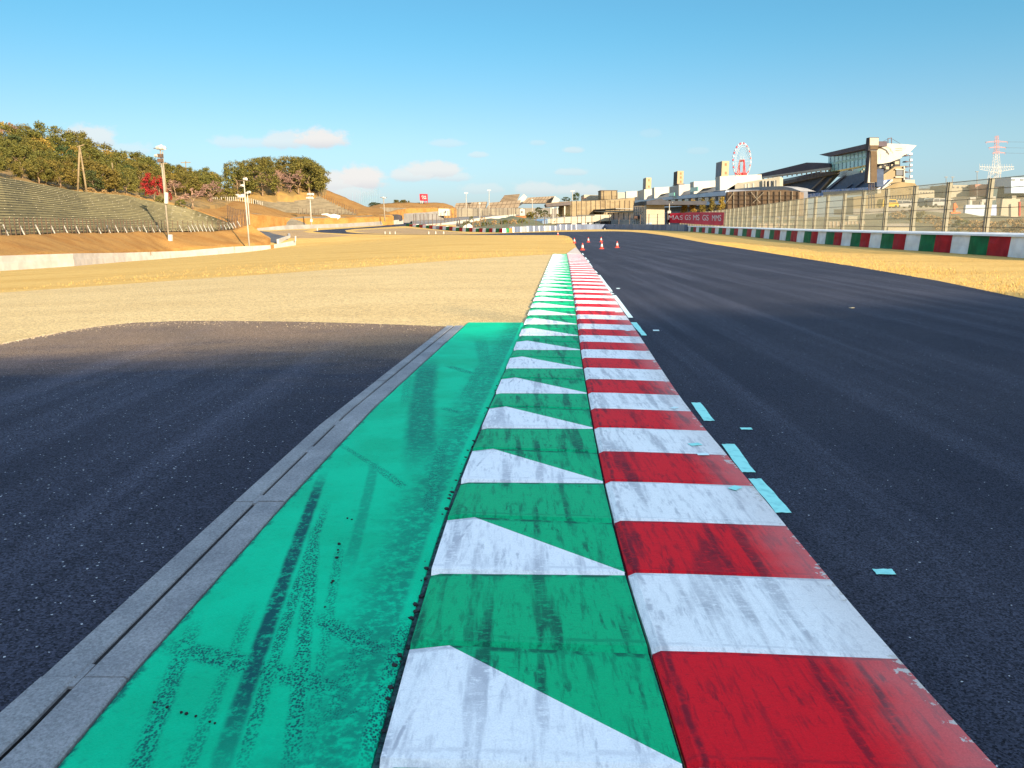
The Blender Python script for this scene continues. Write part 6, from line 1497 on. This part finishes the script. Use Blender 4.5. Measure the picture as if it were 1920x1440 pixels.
# power pylon with wires
py_ = thing('power_pylon', at(1868, 345, 620), 'tall lattice power pylon, red and white on top, behind the right end of the fence', 'pylon')
Yp = 620
def lat(name, x0a, x1a, ya, x0b, x1b, yb, n, mat, w=.18):
    mb = MB(); P = lambda f_, s: at((x0a if s < 0 else x1a) + ((x0b if s < 0 else x1b) - (x0a if s < 0 else x1a)) * f_, ya + (yb - ya) * f_, Yp)
    for s in (-1, 1): mb.bar(P(0, s), P(1, s), w)
    for k in range(n):
        mb.bar(P(k / n, -1), P((k + 1) / n, 1), w * .6).bar(P(k / n, 1), P((k + 1) / n, -1), w * .6)
    dep = Vector((0, 2.5, 0)); o = len(mb.v); mb.v += [v_ + dep for v_ in mb.v[:o]]; mb.f += [[i + o for i in f] for f in list(mb.f)]; mb.mi += list(mb.mi)
    return mb.build(name, mat, py_)
M_pr = pmat('pylon_red', (.37, .17, .15), (.32, .15, .13), 1); M_pw = pmat('pylon_white', (.42, .39, .36), (.36, .335, .31), 1)
lat('top_section', 1869.5, 1872, 254, 1867, 1873.5, 288, 7, M_pr); lat('middle_section', 1867, 1873.5, 288, 1862, 1877, 326, 6, M_pw); lat('lower_section', 1857, 1869, 322, 1853, 1868, 358, 4, M_pw); lat('lower_section', 1869, 1876, 322, 1869, 1876, 358, 4, M_pw)
for (xa, xb, y) in ((1847, 1891, 266), (1853, 1887, 276.5), (1860, 1886, 286.5)):
    mb = MB().bar(at(xa, y + .6, Yp), at(1870, y - 2.2, Yp), .25).bar(at(1870, y - 2.2, Yp), at(xb, y + .2, Yp), .25).bar(at(xa, y + .6, Yp), at(xb, y + .2, Yp), .25)
    for x in (xa + 2, xb - 2): mb.bar(at(x, y, Yp), at(x, y + 4, Yp), .14)
    mb.build('crossarm', M_pr, py_)
mb = MB()
for k in range(14):
    x = 1837 + k * 4.6; e = abs(x - 1868) / 31; yb_ = 323 - 5.5 * e; mb.bar(at(x, 313.5 - 1.5 * e, Yp), at(x + 4.6, 313.5 - 1.5 * abs(x + 4.6 - 1868) / 31, Yp), .2).bar(at(x, yb_, Yp), at(x + 4.6, 323 - 5.5 * abs(x + 4.6 - 1868) / 31, Yp), .2).bar(at(x, 313 - 1.5 * e, Yp), at(x + 4.6, 322 - 5.5 * e, Yp), .14).bar(at(x, 309 - 2 * e, Yp), at(x, yb_, Yp), .14)
mb.build('wide_gantry', M_pw, py_)
for i, (x, y) in enumerate([(1891, 266), (1887, 277), (1886, 287)]):
    cu = [at(x + (2200 - x) * t, y + [0, 1.2, 1.8, 1.2, -2][k] , Yp + 80 * t) for k, t in enumerate((0, .25, .5, .75, 1))]
    mb = MB()
    for a, b in zip(cu, cu[1:]): mb.bar(a, b, .13)
    mb.build('power_line', M_dark, py_)

# ---------------------------------------------------------------- ground and paddock behind the catch fence
loft('dry_embankment', [[(1300, 434, 190), (1345, 436, 150), (1420, 440, 112), (1500, 446, 92), (1600, 448, 80), (1720, 450, 72), (1850, 455, 62), (1960, 460, 56), (2060, 466, 52)],
                       [(1300, 421, 215), (1345, 415, 185), (1420, 410, 150), (1500, 410, 128), (1600, 406, 116), (1720, 396, 112), (1850, 405, 100), (1960, 410, 96), (2060, 412, 90)]], pmat('straw_bank', (.22, .17, .07), (.15, .115, .045), .5), 50, 6, .4, kind='structure', back=200)
for i, (px, yb, yt, Y, sx, k) in enumerate([(1655, 420, 399, 108, 1.2, 'bush0'), (1680, 424, 396, 104, 1.2, 'dbush0'), (1702, 420, 390, 104, 1.2, 'dbush1'), (1722, 424, 392, 98, 1.1, 'bush1'), (1742, 426, 402, 92, 1.2, 'dbush0'), (1762, 430, 405, 86, 1.1, 'dbush1'), (1783, 434, 403, 80, 1.2, 'dbush0'), (1803, 436, 410, 76, 1.2, 'bush0'), (1822, 437, 411, 74, 1.2, 'dbush1'), (1845, 439, 412, 70, 1.2, 'dbush0'), (1868, 440, 413, 68, 1.1, 'dbush1'), (1890, 441, 410, 66, 1.2, 'dbush0'), (1915, 442, 408, 64, 1.2, 'dbush1'), (1940, 443, 408, 62, 1.2, 'dbush0'), (1575, 424, 408, 118, 1.3, 'bush0'), (1535, 424, 406, 126, 1.4, 'dbush0'), (1500, 424, 407, 136, 1.4, 'bush1'), (1465, 424, 406, 148, 1.5, 'dbush1'), (1430, 424, 407, 160, 1.5, 'bush0'), (1400, 424, 408, 172, 1.5, 'dbush0'), (1370, 425, 411, 184, 1.4, 'bush1')]):
    zone = 'behind the fence below the scoring tower and grandstand' if px < 1600 else 'behind the fence near the parked vehicles' if px < 1760 else 'behind the fence before the blue-grey container' if px < 1872 else 'behind the fence at the right edge'
    px_tree(k, px, yb, yt, Y, ('dry straw-coloured bush ' if k[0] == 'd' else 'olive bush ') + zone, 'bush', ('dry bushes ' if k[0] == 'd' else 'olive bushes ') + zone, sx)
def lowbox(name, rect, Y, th, mat, label, cat, extra=None):
    root = thing(name, at(rect[0], rect[3], Y), label, cat); c = CY(Y); mb = MB(); c.rect(mb, *rect, th); mb.build('walls', mat, root)
    for nm, r_, m_ in (extra or []):
        mb = MB(); c.rect(mb, *r_, .15, .12); mb.build(nm, m_, root)
    return root
M_bluec = pmat('container_blue', (.40, .45, .52), (.34, .39, .46), .5)
lowbox('low_wall', (1665, 426, 1716, 437, ), 72, .4, M_cream, 'low cream wall with a grey top behind the tyre barrier', 'wall', [('grey_top', (1663, 419, 1712, 425.5), M_grey)])
lowbox('low_wall', (1545, 415, 1622, 427), 100, .4, pmat('pinkish_wall', (.28, .205, .145), (.25, .18, .125), .4), 'low pinkish slatted wall behind the fence below the grandstand', 'wall', [('slat', (x, 415.2, x + 1.2, 426.5), M_creamd) for x in range(1548, 1620, 7)])
lowbox('low_wall', (1420, 419, 1540, 430), 118, .4, MATS['pinkish_wall'], 'low pinkish slatted wall farther along behind the fence', 'wall', [('slat', (x, 419.2, x + 1, 429.5), M_creamd) for x in range(1424, 1538, 9)])
for nm, (xl_, xm, xr, yt, yb, Y), m_, lab in (('equipment_box', (1583, 1591, 1608, 405, 417, 105), M_cream, 'cream equipment box with a shaded blue side behind the fence'), ('container', (1807, 1811, 1869, 384, 416, 125), M_bluec, 'blue-grey container with white roof pipes behind the fence'), ('service_building', (1876, 1880, 1913, 373, 416, 112), M_cream, 'cream block building with a roof box near the right edge')):
    root = thing(nm, at(xm, yb, Y), lab, 'container' if nm == 'container' else 'building' if nm[0] == 's' else 'box'); mb = MB(); pbox(mb, xl_, xm, xr, yt, yb, Y); mb.build('walls', m_, root)
    if nm == 'container':
        for x, y in ((1818, 374), (1840, 378), (1855, 373)):
            b = at(x, 384, 126); t = at(x, y, 126); MB().tube(b, t, .35, .35, 10).build('roof_pipe', M_creamd, root); MB().tube(t, t + Vector((.8, -.2, .1)), .35, .32, 10).build('pipe_elbow', M_creamd, root)
        c = CY(124.8); mb = MB(); c.rect(mb, 1853, 384.5, 1868.5, 404, .1, .1); mb.build('blue_shutter', pmat('shutter_blue', (.30, .36, .55), (.26, .32, .5), .5), root)
    if nm[0] == 's':
        mb = MB(); pbox(mb, 1896, 1898, 1906, 367, 373.2, 114); mb.build('roof_box', M_cream, root); mb = MB(); CY(111).rect(mb, 1911.5, 378, 1913.5, 405, .3, .2); mb.build('red_trim', M_fr, root)
M_tyre = pmat('tyre_black', (.02, .02, .02), (.03, .03, .03), 3)
def van(px, py, Y, L, H, mat, label, cat, rz):
    b = at(px, py, Y); root = thing(cat.replace(' ', '_'), b, label, cat, 'vehicles parked behind the fence'); m = Matrix.Rotation(rz, 3, 'Z'); W_ = 1.8
    def X(x, y, z): return b + m @ Vector((x, y, z))
    prof = [(-.5, .16), (.5, .16), (.5, .5), (.42, .58), (.30, 1.0), (-.46, 1.0), (-.5, .6)]
    mb = MB(); mb.poly([X(x * L, -W_ / 2, z * H) for x, z in prof], m @ Vector((0, W_, 0))); mb.build('body', mat, root)
    for q in ([(-.44, .62), (-.16, .62), (-.16, .92), (-.42, .92)], [(-.12, .62), (.36, .62), (.28, .92), (-.12, .92)]):
        MB().poly([X(x * L, -W_ / 2 - .02, z * H) for x, z in q], m @ Vector((0, W_ + .04, 0))).build('window', M_dwin, root)
    for sx in (-.32, .32):
        for sy in (-1, 1): MB().tube(X(sx * L, sy * (W_ / 2 + .03), .32), X(sx * L, sy * (W_ / 2 - .2), .32), .33, .33, 14).build('wheel', M_tyre, root)
    return root
M_vy = pmat('van_yellow', (.45, .29, .025), (.41, .26, .022), 1, rough=.4); M_vw = pmat('van_white', (.26, .255, .25), (.22, .22, .215), 1, rough=.4); M_vb = pmat('car_slate', (.12, .16, .18), (.1, .14, .16), 1, rough=.35)
for q in [(1664, 390, 178, 4.4, 1.9, M_vy, 'bright yellow van parked behind the fence beside the scoring tower', 'van', .3), (1690, 390, 182, 4.5, 1.7, M_vw, 'white car right of the yellow van behind the fence', 'car', .25), (1743, 389, 168, 4.6, 1.9, M_vb, 'dark teal van between two fence posts behind the bushes', 'van', .2), (1760, 388, 165, 4.0, 1.7, M_vw, 'pale car right of the dark teal van', 'car', .1), (1712, 389, 186, 4.4, 1.5, M_vw, 'white car between the fence posts left of the dark teal van', 'car', .3)]: van(*q)
EMB = thing('parking_deck', at(1700, 395, 200), 'long grey parking deck with a dark railing behind the parked vehicles', 'deck'); c = CY(200)
mb = MB(); c.rect(mb, 1600, 391, 1810, 402, 12); mb.build('deck_slab', M_grey, EMB)
for x in range(1664, 1720, 5):
    mb = MB(); CY(212).rect(mb, x, 366, x + 1, 374, .2); mb.build('railing_post', M_dark, EMB)
mb = MB(); CY(213).rect(mb, 1660, 372, 1760, 391.5, .4); mb.build('back_wall', pmat('deck_wall', (.2, .185, .145), (.16, .15, .115), .3), EMB)
loft('brown_ridge', [[(1700, 392, 260), (1760, 392, 265), (1830, 386, 260), (1880, 384, 255), (1980, 384, 250)], [(1700, 358, 330), (1740, 354, 335), (1790, 350, 340), (1830, 352, 340), (1870, 357, 335), (1980, 352, 330)]], pmat('ridge_tan', (.22, .165, .10), (.15, .12, .07), .12), 40, 5, .8, kind='structure', back=40)
for i, (x0, y0, x1, y1, m_, lab) in enumerate([(1720, 357, 1752, 366, M_cream, 'far cream building on the ridge right of the grandstand'), (1776, 347, 1829, 358, M_cream, 'long far cream building on the ridge left of the pylon'), (1829, 345.5, 1875, 354, pmat('roof_rust', (.42, .2, .14), (.36, .17, .12), .3), 'far rust-roofed building on the ridge below the pylon'), (1755, 373, 1800, 377, M_roofw, 'long low white roof behind the parked vehicles'), (1882, 349, 1990, 362, pmat('dark_green_roof', (.05, .07, .06), (.04, .06, .05), .3), 'dark green roof at the right edge behind the fence'), (1896, 333, 1990, 348, M_facade, 'blue-grey building with a white curved band at the right edge')]):
    lowbox('far_building', (x0, y0, x1, y1 + 14), 300 - i * 4, 12, m_, lab, 'building', [('window', (x0 + (x1 - x0) * k / 6 + 1, y0 + 3, x0 + (x1 - x0) * k / 6 + (x1 - x0) / 12, y0 + 5.5), M_dwin) for k in range(6)] if i in (0, 1, 5) else None)
root = thing('teal_shed', at(1862, 384, 150), 'narrow dark teal shed left of the cream block building', 'shed'); mb = MB(); pbox(mb, 1859, 1861, 1871, 352, 384, 150); mb.build('walls', pmat('shed_teal', (.06, .09, .10), (.05, .08, .09), 1), root); mb = MB(); pbox(mb, 1858, 1860.5, 1872, 351, 352.2, 149.8); mb.build('roof', M_roofd, root)
ex = thing('orange_excavator', at(1785, 408, 110), 'small orange excavator arm and body behind the fence', 'excavator')
MB().box(at(1786, 401, 110) , (1.7, 1.1, .5), .3).build('body', M_orange, ex); MB().bar(at(1789, 398, 110), at(1789.5, 381, 110), .28).build('boom', M_orange, ex); MB().bar(at(1789.5, 381, 110), at(1794, 389, 110), .22).build('dipper_arm', M_orange, ex); MB().box(at(1786, 406, 110), (1.8, 1.1, .4), .3).build('tracks', M_tyre, ex)
for i, (px, yb, yt, Y) in enumerate([(1745, 356, 345, 330), (1770, 354, 343, 334), (1722, 360, 349, 325)]):
    px_tree('bare%d' % i, px, yb, yt, Y, 'small bare tree on the far ridge right of the grandstand', 'tree', 'bare trees on the far ridge', 2.0)
for px in (1832, 1774, 1786):
    p, q = at(px, 372 if px > 1800 else 352, 240), at(px, 322 + (px < 1800) * 10, 240); root = thing('light_mast', p, 'slim grey mast behind the fence %s' % {1832: 'beside the pylon', 1774: 'left of two near the cream ridge building', 1786: 'right of two near the cream ridge building'}[px], 'mast'); MB().tube(p, q, .12, .08, 6).build('pole', M_grey, root); MB().box(q, (.9, .25, .2)).build('lamp_head', M_grey, root)
# drop unused plant prototypes
for k, (root, used) in PROTO.items():
    if not used:
        for ch in list(root.children): bpy.data.objects.remove(ch)
        bpy.data.objects.remove(root)

# ---------------------------------------------------------------- unseen shadow caster added behind the camera, shaped as a scrub-topped hill
def shade_hill():
    H = 22.0; k = H / math.tan(SUN_EL)
    back = Vector((math.sin(SUN_AZ), -math.cos(SUN_AZ), 0)) * k      # the shadow line carried back up towards the sun
    e0, e1 = Vector((-5.6, 8.6, 0)), Vector((11.6, 17.2, 0))
    d = (e1 - e0).normalized(); nrm = Vector((d.y, -d.x, 0))
    a, b = e0 - d * 34 + back, e1 + d * 22 + back; L = (b - a).length; n = 120
    mb = MB(); prof = [(-34, -1.0), (-22, .38), (-10, .74), (-3, .93), (0, 1.0), (4, 1.0), (16, .8), (40, -1.0)]
    vs = []
    for off, hz in prof:
        for i in range(n):
            p = a + d * (L * i / (n - 1)) + nrm * off
            w = mnoise.noise(Vector((i * .17, off * .1, 2))) * .35 + mnoise.noise(Vector((i * .6, off * .1, 5))) * .2
            vs.append(Vector((p.x, p.y, H * hz + (w if hz > 0 else 0))))
    mb.add(vs, [(j * n + i, j * n + i + 1, (j + 1) * n + i + 1, (j + 1) * n + i) for j in range(len(prof) - 1) for i in range(n - 1)])
    o = mb.build('shade_hill', M_hill, smooth=True); o['kind'] = 'structure'
    rr = random.Random(17); sc = MB()
    tw = [bare_mb(300 + q, 4, .6) for q in range(4)]
    for i in range(46):
        p = a + d * (L * (i + rr.random()) / 46) + nrm * rr.uniform(-.5, 3); h = rr.uniform(.5, 1.3); an = rr.uniform(0, 6.28); m = Matrix.Rotation(an, 3, 'Z')
        for part in tw[i % 4]:
            o_ = len(sc.v); sc.v += [Vector((p.x, p.y, H - .1)) + m @ (v * h) for v in part.v]; sc.f += [[q + o_ for q in f] for f in part.f]; sc.mi += part.mi
    s = sc.build('shade_twigs', M_twig, fix=False); s['kind'] = 'stuff'  # twigs added along the unseen crest to break up its shadow edge
shade_hill()
